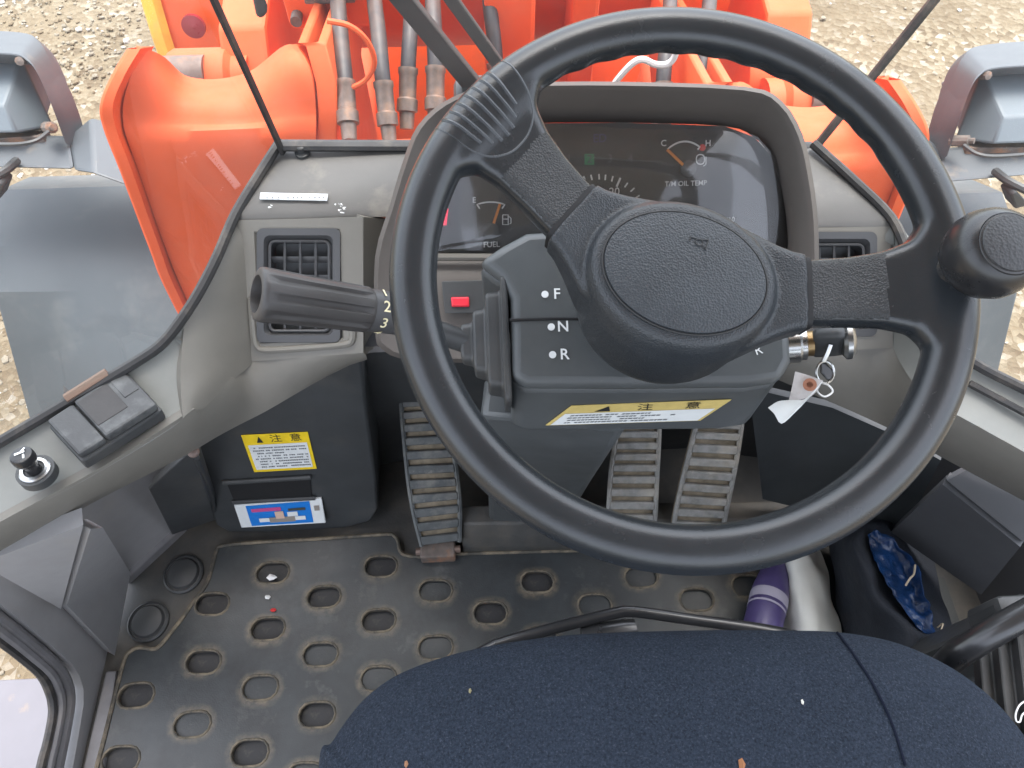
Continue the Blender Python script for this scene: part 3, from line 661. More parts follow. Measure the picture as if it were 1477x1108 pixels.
mk('left_flank', patch([[a.lerp(b, k/7)+V((0, 0, .010*math.sin(math.pi*k/7)*min(1, (a-b).length/.06))) for k in range(8)] for a, b in zip(A, B)]), M_DASH, db, solid=.010, ang=60)
mk('deck', patch([[U(402, 212, z=.563), U(574, 205, z=.563), U(640, 203, z=.563)], [U(368, 262, z=.561), U(566, 256, z=.562), U(640, 254, z=.562)], [U(345, 308, z=.557), U(525, 302, z=.558), U(640, 300, z=.55)], [U(346, 318, z=.551), U(522, 313, z=.552), U(640, 312, z=.545)]]), M_DECK, db, solid=.012, ang=60)
# pod face with an opening for the vent: frame of quads
def ringface(name, outp, inp, m, depth_pts=None, parent=db, sol=.010):
    return mk(name, loft([outp, inp], caps=False), m, parent, solid=sol, ang=50)
def vf_poly(pts, Y, push=0):
    return [VF(a, b, Y)+cF*push for a, b in pts]
outp = vf_poly([(343, 318), (435, 316), (523, 313), (524, 412), (524, 509), (445, 515), (358, 522), (350, 420)], LY)
inp = vf_poly([(366, 334), (428, 332), (490, 330), (493, 412), (496, 490), (435, 493), (375, 496), (370, 415)], LY)
ringface('pod_face', outp, inp, M_DASH)
inp2 = [p+cF*.006 for p in vf_poly([(372, 340), (428, 338), (484, 336), (487, 412), (490, 484), (435, 487), (381, 490), (376, 415)], LY)]
ringface('vent_recess', inp, inp2, M_DASH)
def vent(label_m, cent, wpx, hpx, Y, bars, seedn):
    (cx, cy) = cent
    v = mk('air_vent', loft([[VF(cx+a, cy+b, Y)+cF*h for a, b in rrect(wpx+s, hpx+s, 9)] for s, h in ((34, .006), (30, -.002), (10, -.002), (2, .004), (0, .03))], caps=False), M_DASHB, db, ang=40)
    mk('vent_back', patch([[VF(cx-wpx/2, cy-hpx/2, Y)+cF*.028, VF(cx+wpx/2, cy-hpx/2, Y)+cF*.028], [VF(cx-wpx/2, cy+hpx/2, Y)+cF*.028, VF(cx+wpx/2, cy+hpx/2, Y)+cF*.028]]), M_BLACK, v)
    for i in range(1, bars):
        x = cx-wpx/2+wpx*i/bars
        mk('vent_slat', tube([VF(x, cy-hpx/2+2, Y)+cF*.006, VF(x, cy+hpx/2-2, Y)+cF*.006], .0016, 6), M_DASHB, v)
    for i in range(1, 5):
        y = cy-hpx/2+hpx*i/5
        mk('vent_slat', tube([VF(cx-wpx/2+2, y, Y)+cF*.013, VF(cx+wpx/2-2, y, Y)+cF*.013], .0022, 6, flat=2.5), M_DASHB, v)
    mk('vent_rim', tube([VF(cx+a, cy+b, Y)+cF*.003 for a, b in rrect(wpx-4, hpx-4, 8)], .0018, 6, closed=True), M_DASHB, v)
    mk('vent_tab', tube([VF(cx-6, cy-6, Y)+cF*.006, VF(cx-6, cy-6, Y)-cF*.006], .0025, 6), M_DASH, v)
vent(None, (431, 412), 90, 134, LY, 4, 1)
mk('pod_lip', tube(cat([VF(362, 430, LY), VF(366, 482, LY), VF(371, 500, LY), VF(385, 505, LY), VF(440, 502, LY), VF(496, 497, LY), VF(508, 490, LY), VF(509, 470, LY), VF(507, 420, LY)], 4), .0042, 8), M_DASH, db)
# inner face below the fold
top = [VF(524, 509, LY), VF(445, 515, LY), VF(359, 522, LY), U(335, 543, z=.450), U(288, 584, z=.473), U(268, 597, z=.484), U(150, 672, z=.481), U(20, 742, z=.478), U(-130, 825, z=.475)]
bot = [U(522, 516, z=.385), U(448, 556, z=.385), U(386, 592, z=.383), U(345, 613, z=.382), U(310, 632, z=.381), U(262, 660, z=.38), U(140, 722, z=.38), U(0, 800, z=.38), U(-150, 885, z=.38)]
T2, B2 = cat(top, 3), cat(bot, 3)
mk('left_skirt', patch([T2, [a.lerp(b, .12)+V((.004, -.004, 0)) for a, b in zip(T2, B2)], [a.lerp(b, .55)+V((.006, -.006, 0)) for a, b in zip(T2, B2)], B2]), M_DASH, db, solid=.01, ang=60)
mk('pod_side', ([VF(524, 313, LY), VF(524, 412, LY), VF(524, 509, LY), U(522, 516, z=.385), U(575, 470, z=.40), U(590, 320, z=.53)], [(0, 1, 2, 3, 4, 5)]), M_DASH, db, solid=.01)
mk('gap_shade_sheet', patch([[U(518, 300, z=.515), U(610, 298, z=.515)], [U(518, 500, z=.40), U(610, 500, z=.40)]]), M_DASHB, db, solid=.01)  # dark sheet standing in for the shadowed gap between pod and hood
# skirt screws
for px, py, z, m in ((279, 652, .378, M_FIT), (303, 742, .03, M_CHROME)):
    c = U(px, py, z=z); mk('screw', lathe([(0, -.004), (.007, -.004), (.007, .002), (.004, .004), (0, .004)], c, CAM-c, 12), m, db)
# left deck details
c = U(437, 222, z=.563); mk('defroster_screw', lathe([(0, -.002), (.009, -.002), (.009, .004), (.005, .005), (.005, .012), (.0035, .013), (0, .013)], c, (0, -.1, 1), 14), M_BLACK, db)
lp = mk('label_tape', prism([U(376, 279, z=.5625), U(473, 281, z=.5625), U(472, 290, z=.5618), U(375, 288, z=.5618)], (0, 0, .0012)), M_PAPER, db, label='white embossed label tape on the left deck')
gs = []
rnd = random.Random(5)
x = 384
while x < 466:
    wv = rnd.uniform(1.2, 3); gs.append(([U(x, 283.5, z=.5642), U(x+wv, 283.6, z=.5642), U(x+wv, 286.4, z=.5640), U(x, 286.4, z=.5640)], [(0, 1, 2, 3)])); x += wv+rnd.uniform(3, 6)
mk('print', join(*gs), M_INK2, lp)
gs = []
for cx, cy in ((487, 292), (492, 296), (489, 303), (495, 304), (391, 296)):
    for k in range(3):
        a, b = cx+rnd.uniform(-5, 5), cy+rnd.uniform(-3, 3); gs.append(([U(a, b, z=.5625), U(a+rnd.uniform(2, 6), b+rnd.uniform(-1, 2), z=.5625), U(a+2, b+2, z=.5625)], [(0, 1, 2)]))
mk('paint_chip', join(*gs), M_WHITE, db)
# right console
tE2 = (U(1283, 328, z=.55)-CAM).dot(cF); RY = (326, 502, tE2, tE2+.04)
outerR = [U(a, b, z=c-.004) for a, b, c in SOR]
inR = [U(1150, 212, z=.562), U(1215, 268, z=.558), VF(1284, 328, RY), VF(1286, 380, RY), VF(1287, 450, RY), VF(1288, 502, RY), U(1335, 575, z=.470), U(1385, 601, z=.487), U(1477, 652, z=.484), U(1600, 720, z=.48)]
SOR2 = SOR[:6]+[(1390, 515, .511)]+SOR[6:]
outerR = [U(a, b, z=c-.004) for a, b, c in SOR2]
A, B = cat(outerR, 4), cat(inR, 4)
mk('right_sill', patch([[a.lerp(b, k/5)+V((0, 0, -.004*math.sin(math.pi*k/5))) for k in range(6)] for a, b in zip(A[8:], B[8:])]), M_SILL, db, solid=.012, ang=50)
mk('sill_groove', tube([U(1398, 553, z=.5), U(1477, 595, z=.497), U(1600, 660, z=.494)], .004, 6), M_SEAL, db)
mk('deck', patch([[U(1060, 218, z=.563), U(1172, 214, z=.563)], [U(1060, 270, z=.562), U(1226, 264, z=.560)], [U(1060, 318, z=.555), U(1280, 316, z=.555)], [U(1060, 328, z=.549), U(1284, 327, z=.55)]]), M_DECK, db, solid=.012, ang=60)
outp = vf_poly([(1130, 328), (1200, 328), (1284, 327), (1287, 410), (1288, 502), (1200, 506), (1130, 508), (1130, 420)], RY)
inp = vf_poly([(1150, 342), (1200, 341), (1258, 341), (1260, 410), (1262, 476), (1200, 480), (1150, 482), (1150, 410)], RY)
ringface('pod_face', outp, inp, M_DASH)
inp2 = [p+cF*.006 for p in vf_poly([(1156, 348), (1200, 347), (1252, 347), (1254, 410), (1256, 470), (1200, 474), (1156, 476), (1156, 410)], RY)]
ringface('vent_recess', inp, inp2, M_DASH)
vent(None, (1206, 410), 86, 120, RY, 4, 2)
topR = [VF(1120, 508, RY), VF(1200, 506, RY), VF(1288, 502, RY), U(1335, 575, z=.470), U(1385, 601, z=.487), U(1477, 652, z=.484), U(1600, 720, z=.48)]
botR = [U(1080, 530, z=.36), U(1200, 581, z=.36), U(1250, 603, z=.36), U(1300, 627, z=.36), U(1357, 659, z=.36), U(1477, 723, z=.36), U(1600, 790, z=.36)]
T2, B2 = cat(topR, 3), cat(botR, 3)
mk('right_skirt', patch([T2, [a.lerp(b, .12)+V((-.004, -.004, 0)) for a, b in zip(T2, B2)], [a.lerp(b, .55)+V((-.006, -.006, 0)) for a, b in zip(T2, B2)], B2]), M_DASH, db, solid=.01, ang=60)
mk('skirt_screw', lathe([(0, -.003), (.006, -.003), (.006, .003), (0, .004)], U(1289, 620, z=.365), (-.4, -.8, .4), 12), M_BLACK, db)
# right kick panel under the skirt
kq = [U(1080, 560, z=.34), U(1200, 588, z=.345), U(1300, 632, z=.345), U(1357, 664, z=.345)]
kb = [U(1100, 720, z=.10), U(1160, 735, z=.08), U(1240, 760, z=.08), U(1300, 775, z=.08)]
mk('kick_panel', patch([kq, kb]), M_KICK if 'M_KICK' in globals() else mat('kick_panel', (.03, .034, .036), .5, bump=(600, .2, .0003), var=(9, .2)), db, solid=.01)

# ashtray and lighter on the left sill
SPL = (U(150, 620, z=.497), V((.05, .1, 1)).normalized())
def S(px, py, h=0): return U(px, py, pl=SPL)+SPL[1]*h
at = thing('ashtray', 'scuffed black flip-lid ashtray set in the left sill', 'ashtray', S(150, 600))
bq = [S(76, 618), S(187, 545), S(234, 596), S(122, 668)]
def inset(p, c, k): return [c+(q-c)*k for q in p]
cc = sum(bq, V())/4
mk('tray_base', loft([[p+SPL[1]*-.01 for p in inset(bq, cc, 1.04)], [p+SPL[1]*.006 for p in inset(bq, cc, 1.04)]]), M_BLACK, at, bev=.003)
M_ASH = mat('ashtray_plastic', (.042, .043, .044), .5, bump=(300, .3, .0006), var=(30, .2), dirt=((.17, .175, .17), 28, .52, .72, .5))
l0, l1 = .28, .30
def QL(u, v, h): return (bq[0]*(1-u)+bq[1]*u)*(1-v)+(bq[3]*(1-u)+bq[2]*u)*v+SPL[1]*h
def slab(u0, u1, v0, v1, h0, h1): return loft([[QL(u0, v0, h0), QL(u1, v0, h0), QL(u1, v1, h0), QL(u0, v1, h0)], [QL(u0, v0, h1), QL(u1, v0, h1), QL(u1, v1, h1), QL(u0, v1, h1)]])
mk('tray_lid', slab(.34, 1, 0, 1, .006, .017), M_ASH, at, bev=.003)
mk('tray_lid_hinge', slab(0, .325, 0, 1, .006, .015), M_ASH, at, bev=.003)
mk('lid_recess', slab(.36, .74, .08, .74, .0165, .0176), mat('ashtray_dark', (.032, .029, .028), .6, bump=(300, .3, .0006), var=(30, .3)), at, bev=.001)
mk('lid_tab', slab(.78, .97, .10, .55, .0165, .0178), M_ASH, at, bev=.002)
lt = thing('cigarette_lighter', 'black push-in cigarette lighter in a chrome ring on the left sill', 'lighter', S(50, 676))
c = S(51, 679)
mk('socket_ring', lathe([(r_*.78, h_*.8) for r_, h_ in [(.011, -.01), (.0185, -.01), (.0185, .003), (.0165, .0045), (.0125, .0045), (.0115, .001), (.0115, -.01)]], c, SPL[1], 28), M_CHROME, lt)
mk('socket_bezel', lathe([(r_*.78, h_*.8) for r_, h_ in [(0, -.012), (.0225, -.012), (.0225, .0012), (.0, .0014)]], c, SPL[1], 28), M_BLACK, lt)
kn = mk('lighter_knob', lathe([(r_*.78, h_*.8) for r_, h_ in [(0, 0), (.0085, 0), (.0085, .014), (.0095, .018), (.0125, .021), (.0135, .025), (.0135, .032), (.0125, .0345), (.010, .0355), (0, .035)]], c, SPL[1]+V((-.05, .05, 0)), 28), M_KNOB, lt)
tip = c+(SPL[1]+V((-.05, .05, 0))).normalized()*.0288
mk('cigarette_icon', join(box(tip+V((-.001, .0012, 0)), .009, .0022, .0004, Matrix.Rotation(R_(25), 3, 'Z')), box(tip+V((.004, -.003, 0)), .006, .0018, .0004, Matrix.Rotation(R_(110), 3, 'Z')), box(tip+V((.001, .0045, 0)), .005, .0014, .0004, Matrix.Rotation(R_(60), 3, 'Z'))), M_WHITE, kn)

# heater box under the left console
HP0 = U(430, 762, z=.012); HN = V((0, -math.cos(R_(14)), math.sin(R_(14))))
HPL = (HP0, HN)
def Hh(px, py, h=0): return U(px, py, pl=HPL)+HN*h
hb = thing('heater_box', 'black heater housing with yellow warning sticker below the left vent', 'heater box', HP0)
M_HEAT = mat('heater_plastic', (.042, .045, .047), .45, bump=(400, .3, .0005), var=(10, .2), dirt=(TAN, 9, .52, .85, .15))
poly = [(276, 640), (330, 596), (420, 545), (500, 510), (520, 512), (530, 600), (542, 690), (545, 735), (535, 752), (500, 762), (400, 768), (330, 768), (312, 758), (300, 720)]
mk('housing', loft([[Hh(a, b) for a, b in poly], [Hh(a, b, -.004)-HN*.0 for a, b in poly], [Hh(a, b)+V((0, .12, 0)) for a, b in poly]]), M_HEAT, hb, bev=.012, seg=3)
mk('side_panel', prism([U(214, 706, z=.24), U(276, 650, z=.36), U(312, 750, z=.02), U(248, 772, z=.02)], (.004, .02, 0)), M_HEAT, hb, bev=.002)
mk('panel_rod', tube([U(283, 660, z=.33), U(300, 700, z=.18), U(312, 746, z=.03)], .004, 8), M_HEAT, hb)
sl0 = [Hh(326, 692, .002), Hh(447, 686, .002), Hh(450, 716, .002), Hh(338, 721, .002)]
mk('slot_back', loft([sl0, [p+V((0, 0, 0))-HN*.0 for p in [Hh(326, 692, .0005), Hh(447, 686, .0005), Hh(450, 716, .0005), Hh(338, 721, .0005)]]]), mat('slot_dark', (.006, .006, .007), .7), hb)
mk('slot_lip', tube([Hh(322, 694, .003), Hh(449, 686, .003)], .004, 8), M_HEAT, hb); mk('slot_lip', tube([Hh(336, 722, .003), Hh(455, 716, .003)], .004, 8), M_HEAT, hb)
sticker(hb, [Hh(348, 627, .001), Hh(444, 622, .001), Hh(457, 675, .001), Hh(367, 680, .001)], M_YEL, True, M_PAPER, 8, 11, title_h=.22, bw=.05)
pk = thing('blue_packet', 'small blue and white packet tucked in the heater box tray', 'packet', Hh(400, 735, .01))
def Pk(px, py, h=.008): return Hh(px, py, h)
tl, tr, br, bl = Pk(338, 726, .004), Pk(464, 716, .004), Pk(471, 747, .010), Pk(350, 754, .010)
q, nn = quad_map([tl, tr, br, bl])
mk('wrapper', loft([[q(0, 0), q(1, 0), q(1, 1), q(0, 1)], [q(0, 0, -.004), q(1, 0, -.004), q(1, 1, -.004), q(0, 1, -.004)]]), M_PAPER, pk, bev=.001)
def qp(name, u0, v0, u1, v1, h, m): mk(name, ([q(u0, v0, h), q(u1, v0, h), q(u1, v1, h), q(u0, v1, h)], [(0, 1, 2, 3)]), m, pk)
qp('blue_print', .13, .06, .86, .93, .0005, mat('packet_blue', (.01, .19, .62), .35))
qp('pink_print', .18, .2, .52, .34, .0010, mat('packet_pink', (.55, .08, .25), .4)); qp('pen_print', .24, .62, .78, .78, .0012, M_PAPER)
qp('pen_grip_print', .36, .60, .66, .82, .0016, mat('packet_grey', (.28, .25, .22), .5)); qp('hand_print', .44, .36, .54, .66, .0018, mat('packet_skin', (.65, .45, .35), .5))
qp('dark_print', .60, .28, .80, .38, .0014, mat('packet_dark', (.06, .06, .05), .5)); qp('light_print', .58, .42, .70, .60, .0014, M_PAPER)
qp('side_print', .90, .25, .96, .45, .0010, mat('packet_grey', (1, 1, 1)))

# ================================================================== instrument cluster
GN = V((0, -.74, .673)).normalized(); GPL = (U(880, 280, t=.80), GN)
GX = V((1, 0, 0)); GY = GN.cross(GX)
def G(px, py, h=.0): return U(px, py, pl=GPL)+GN*h
ic = thing('instrument_cluster', 'hooded instrument cluster with fuel and oil gauges behind the steering wheel', 'instrument cluster', GPL[0])
oc = [(552, 505), (541, 470), (541, 370), (561, 300), (582, 230), (602, 182), (640, 147), (695, 125), (760, 119), (900, 118), (1075, 125), (1128, 146), (1158, 195), (1172, 255), (1180, 320), (1181, 390), (1177, 450), (1160, 500), (1110, 522), (900, 526), (620, 522)]
r2 = [(566, 492), (556, 466), (556, 374), (575, 304), (596, 236), (615, 192), (648, 160), (698, 139), (760, 133), (900, 132), (1068, 138), (1115, 156), (1142, 200), (1156, 258), (1164, 320), (1165, 388), (1161, 440), (1146, 486), (1100, 508), (900, 512), (628, 508)]
op = [(618, 372), (624, 356), (629, 335), (637, 300), (646, 270), (657, 240), (674, 212), (705, 188), (760, 178), (900, 177), (1045, 182), (1088, 198), (1112, 225), (1126, 265), (1134, 310), (1137, 345), (1136, 362), (1134, 371), (1080, 373), (900, 373), (690, 373)]
def tt(py, a=.735, b=.80): return a+(b-a)*(py-119)/386
L0 = [U(a, b, t=tt(b)+.01)+V((0, .055, -.075)) for a, b in oc]; L1 = [U(a, b, t=tt(b)+.006) for a, b in oc]
L2 = [U(a*.6+c*.4, b*.6+d*.4, t=tt(b)-.003) for (a, b), (c, d) in zip(oc, r2)]; L3 = [U(a, b, t=tt(b)) for a, b in r2]
L4 = [U(a*.25+c*.75, b*.25+d*.75, t=tt(d, .775, .80)) for (a, b), (c, d) in zip(r2, op)]; L5 = [U(a, b, t=tt(b, .785, .81)) for a, b in op]
L6 = [G(a, b, -.002) for a, b in op]
M_HOOD = mat('hood_plastic', (.092, .080, .071), .55, bump=(900, .25, .0004), var=((7, .1), (60, .06)))
def sm(l, k=3): return cat(l, k, closed=True)
mk('hood', loft([sm(L0), sm(L1), sm(L2), sm(L3), sm(L4), sm(L5), sm(L6)], caps=False), M_HOOD, ic, ang=50)
mk('gauge_ledge', tube([U(616, 371, t=.79), U(900, 372, t=.79), U(1136, 371, t=.79)], .004, 8), mat('ledge', (.13, .12, .105), .5), ic)
sw = [U(a, b, t=.788) for a, b in ((637, 406), (700, 404), (700, 452), (642, 452))]
q, nn = quad_map(sw)
mk('switch_well', loft([[q(0, 0), q(1, 0), q(1, 1), q(0, 1)], [q(0, 0, .002), q(1, 0, .002), q(1, 1, .002), q(0, 1, .002)]]), M_BLACK, ic, bev=.001)
mk('rocker_switch', loft([[q(.18, .5, .002), q(.62, .5, .002), q(.62, .82, .002), q(.18, .82, .002)], [q(.2, .54, .006), q(.6, .54, .006), q(.6, .78, .005), q(.2, .78, .005)]]), M_RED, ic, bev=.001)
face = mk('gauge_face', ([G(a, b) for a, b in op], [tuple(range(len(op)))]), M_FACE, ic)
def gline(pts, w_, m, name='dial_mark', h=.0008):
    pts = [G(a, b, h) for a, b in pts]; L, R2 = [], []
    for i, p in enumerate(pts):
        d = (pts[min(i+1, len(pts)-1)]-pts[max(i-1, 0)]).normalized(); s = GN.cross(d)*w_/2
        L.append(p+s); R2.append(p-s)
    return mk(name, patch([L, R2]), m, face)
def gtext(s, px, py, size, m=M_WHITE): text(s, G(px, py), GX, GY, size, m, face, lift=.0008, thick=.0001)
def gdisc(px, py, r, m, h=.004, name='needle_hub'): mk(name, lathe([(0, 0), (r, 0), (r, h*.8), (r*.85, h), (0, h)], G(px, py), GN, 24), m, face)
def qarc(p0, p1, p2, n=12):
    return [((1-t)**2*p0[0]+2*t*(1-t)*p1[0]+t*t*p2[0], (1-t)**2*p0[1]+2*t*(1-t)*p1[1]+t*t*p2[1]) for t in [i/n for i in range(n+1)]]
gline([(692, 301)]+qarc((688, 295), (708, 288), (728, 295))+[(724, 301)], .0016, M_WHITE)
gtext('E', 684, 289, .0085); gtext('FUEL', 709, 353, .0085); gdisc(708, 332, .009, M_FACE2)
gline([(721, 294), (712, 322)], .0028, M_NEEDLE, 'needle', .004)
# fuel pump pictogram
gline([(725, 310), (725, 324), (733, 324), (733, 310), (725, 310)], .0012, M_WHITE); gline([(726, 316), (733, 316)], .001, M_WHITE); gline([(734, 312), (737, 315), (737, 322), (735, 323)], .001, M_WHITE)
q_ = [(637, 300), (647, 301), (644, 325), (635, 325)]
mk('warning_lamp', loft([[G(a, b, .0005) for a, b in q_], [G(a, b, .0016) for a, b in q_]]), M_REDL, face)
gline([(800, 186), (808, 200), (822, 240)], .0008, M_FACE2); gline([(920, 186), (941, 246), (962, 312)], .0009, M_INK, h=.0006)
gline(qarc((795, 205), (880, 198), (940, 240)), .0007, M_FACE2, h=.0004)
gtext('ED', 865, 200, .012, M_BLUEL)
gr_ = [(843, 222), (857, 222), (857, 238), (843, 238)]
mk('gear_lamp', loft([[G(a, b, .0003) for a, b in gr_], [G(a, b, .0008) for a, b in gr_]]), M_GREEN, face)
for s, x in (('1', 821), ('3', 880), ('4', 909)): gtext(s, x, 229, .012, M_DIM)
text('2', G(850, 230), GX, GY, .012, M_DIM, face, lift=.0013)
for i, (x, y) in enumerate(((843, 258), (853, 256), (864, 255), (873, 256), (883, 258), (892, 263), (903, 267), (912, 274), (919, 284), (925, 293), (930, 303))):
    c = (868, 318); d = math.hypot(x-c[0], y-c[1]); ux, uy = (x-c[0])/d, (y-c[1])/d; ln = 7 if i == 5 else 4
    gline([(x-ux*ln, y-uy*ln), (x+ux*ln, y+uy*ln)], .0022 if i == 5 else .0017, M_WHITE)
gtext('20', 886, 277, .012); gline([(909, 277), (963, 277)], .0006, M_FACE2)
gline([(966, 219)]+qarc((963, 215), (986, 195), (1009, 212))+[(1006, 216)], .0019, M_WHITE)
gtext('C', 957, 207, .009); gtext('H', 1021, 207, .009); gtext('T/M OIL TEMP', 989, 265, .0075)
gdisc(1013, 213, .0035, mat('dot_red', (.7, .06, .05), .4), .0006, 'red_mark'); gdisc(992, 243, .009, mat('hub_grey', (.10, .10, .105), .5))
gline([(961, 216), (984, 238)], .003, M_NEEDLE, 'needle', .004)
gline(qarc((1004, 230), (1004, 223), (1010, 223), 6)+qarc((1010, 223), (1016, 223), (1016, 230), 6)+qarc((1016, 230), (1016, 237), (1010, 237), 6)+qarc((1010, 237), (1004, 237), (1004, 230), 6), .0012, M_WHITE)
gline([(1018, 226), (1018, 237), (1014, 240)], .0011, M_WHITE)
ow = [(992, 312), (1062, 312), (1062, 322), (992, 322)]
mk('hour_meter', loft([[G(a, b, .0002) for a, b in ow], [G(a, b, .0006) for a, b in ow]]), M_INK, face)
for i in range(7): gtext('0', 998+5.5*i, 317, .0075, mat('print_grey', (.35, .36, .37), .5))
gtext('1/10', 1051, 317, .0075)
gc_ = sum((G(a, b) for a, b in op), V())/len(op)
lr = [[gc_+(G(a, b)-gc_)*s_+GN*(.010+.022*(1-s_*s_)) for a, b in op] for s_ in (1, .9, .8, .65, .5, .35, .2, .05)]
mk('lens', loft(lr), M_LENS, ic, ang=80)

# ================================================================== steering column
WC = V((.002, .340, .742)); TILT = R_(20.5)
WN = V((0, -math.sin(TILT), math.cos(TILT))); WX = V((1, 0, 0)); WY = WN.cross(WX)
CPL = (WC-WN*.110, WN)
def K(px, py, h=0): return U(px, py, pl=CPL)+WN*h
sc = thing('steering_column', 'dark grey steering column cover with shift letters and a warning sticker', 'steering column', K(900, 450, -.1))
tp = [(738, 545), (738, 500), (737, 430), (722, 400), (690, 377), (725, 353), (760, 334), (900, 326), (1070, 330), (1092, 345), (1120, 400), (1140, 470), (1143, 520), (1128, 548), (1080, 555), (900, 557), (760, 556)]
top = [K(a, b) for a, b in tp]; ctr = sum(top, V())/len(top)
low = [ctr-WN*.02+(p-ctr)*1.015 for p in top]; dn_ = V((0, .004, -.088)); lo2 = [p-WN*.02+dn_ for p in [ctr+(p-ctr)*1.0 for p in top]]; lo3 = [ctr-WN*.02+V((0, .05, -.125))+(p-ctr)*.82 for p in top]
mk('upper_cover', loft([low, top]), M_COL, sc, bev=.009, seg=3, ang=30); mk('lower_cover', loft([lo3, lo2, [ctr-WN*.0185+(p-ctr)*1.008 for p in top]]), M_COL, sc, bev=.006, seg=2, ang=40)
mk('parting_line', tube([K(735, 462, .0), K(800, 460, .0), K(860, 460, .0)], .0014, 6), mat('slot_dark', (1, 1, 1)), sc)
for s, x, y in (('F', 803, 425), ('N', 812, 472), ('R', 814, 512)):
    text(s, K(x, y, .0005), WX+WY*-.02, WY, .0135, M_WHITE, sc, name='shift_letter', lift=.0008, thick=.0002)
    mk('shift_dot', lathe([(0, 0), (.0032, 0), (.0032, .0008), (0, .0008)], K(x-17, y, .0003), WN, 18), M_WHITE, sc)
text('R', K(1093, 506, .0005), WX*.96+WY*.25, WY, .0115, M_WHITE, sc, name='signal_letter', lift=.0008)
# sticker wraps the rolled lower front edge
fpl_o = (lo2[-2]+low[-2])/2
def SF(px, py):
    a = ctr-WN*.0185+(top[-1]-ctr)*1.008; a2 = ctr-WN*.0185+(top[-3]-ctr)*1.008; b = lo2[-1]
    n_ = (a2-a).cross(b-a).normalized()
    if n_.dot(CAM-a) < 0: n_ = -n_
    return U(px, py, pl=(a+n_*.0012, n_))
sticker(sc, [SF(824, 585), SF(1055, 576), SF(1010, 606), SF(787, 613)], M_YELP, True, M_PAPER, 4, 21, title_h=.34, bw=.025, dens=.9)
c0 = [U(692, 600, z=.52), U(900, 622, z=.52), U(930, 560, z=.50), U(700, 540, z=.50)]
c1 = [U(704, 690, z=.22), U(850, 700, z=.22), U(870, 640, z=.22), U(700, 630, z=.22)]
c2 = [U(706, 764, z=.02), U(812, 766, z=.02), U(812, 730, z=.02), U(706, 728, z=.02)]
mk('column_boot_cover', loft([c2, c1, c0]), M_COL, sc, bev=.008, seg=2)
# lever boot on the left wall of the cover: stepped rubber
gl = thing('gear_lever', 'fluted black gear lever with numbered ring sticking out left of the wheel', 'gear lever', U(690, 480, t=.66))
pw = U(712, 490, t=.655); La = (U(362, 425, t=.565)-U(640, 465, t=.645)).normalized()
wl = U(640, 466, t=.645)
def bootloop(px, py, t, w_, h_, tilt):
    c = U(px, py, t=t); e1 = (WN*.5-cF*.0+V((-.2, -.1, .3))).normalized(); ax = La
    a = V((0, -.75, .35)); a = (a-ax*a.dot(ax)).normalized(); b = ax.cross(a)
    if b.z < 0: b = -b
    return [c+a*(u) + b*(v) for u, v in rrect(w_, h_, .008, 3)]
B0 = K(735, 484, -.038)
steps = [(0, .116, .072), (.006, .116, .072), (.0065, .090, .058), (.020, .086, .054), (.0205, .062, .042), (.032, .056, .038), (.0325, .038, .029), (.043, .034, .027), (.044, .022, .021)]
mk('boot', loft([[B0-WX*dx+WY*u+WN*(v+dx*.25) for u, v in rrect(w_, h_, .007, 3)] for dx, w_, h_ in steps]), M_BLACK, gl, bev=.0022, seg=2)
g0 = U(531, 447, t=.622)
mk('lever_rod', tube([B0-WX*.03+WN*.008, g0], .0105, 14), M_BLACK, gl)
rg = mk('number_ring', tube([g0-La*.030, g0+La*.006], .0182, 28), M_DASHB, gl)
ge = U(370, 424, t=.568); L = (ge-g0).length; ax = (ge-g0).normalized()
e1, e2, _ = frame(ax, (0, -.6, .8))
prof = [(.0182, 0), (.0195, .003), (.0198, .01), (.0205, L*.55), (.0215, L*.86), (.0217, L*.95), (.0210, L*.985), (.0185, L), (.0150, L+.0005), (.0140, L-.004), (.0135, L-.012), (0, L-.012)]
loops = []
for r, h in prof:
    k = .9 if .008 < h < L*.93 and r > .019 else 0
    loops.append([g0+ax*h+(e1*math.cos(a)+e2*math.sin(a))*(r-.0030*k*min(1, max(0, (math.cos(9*a)-.1)*2.2))) for a in [2*math.pi*i/108 for i in range(108)]])
M_GRIP = mat('grip_plastic', (.046, .043, .042), .5, bump=(700, .2, .0004), var=(20, .15))
mk('grip', loft(loops), M_GRIP, gl, ang=50)
mk('grip_end_cap', lathe([(0, 0), (.0134, 0), (.0134, .003), (0, .003)], g0+ax*(L-.011), ax, 28), mat('cap_beige', (.13, .115, .10), .6), gl)
fc = CAM-g0; fc = (fc-ax*fc.dot(ax)).normalized(); up_ = ax.cross(fc).normalized()
if up_.dot(cU) < 0: up_ = -up_
for s, an in (('1', 58), ('2', 14), ('3', -30), ('4', -74)):
    d = fc*math.cos(R_(an))+up_*math.sin(R_(an)); u2 = -fc*math.sin(R_(an))+up_*math.cos(R_(an))
    text(s, g0-La*.0085+d*.0185, -ax, u2, .0135, M_CREAM, rg, lift=.0004, name='gear_number', thick=.0001)

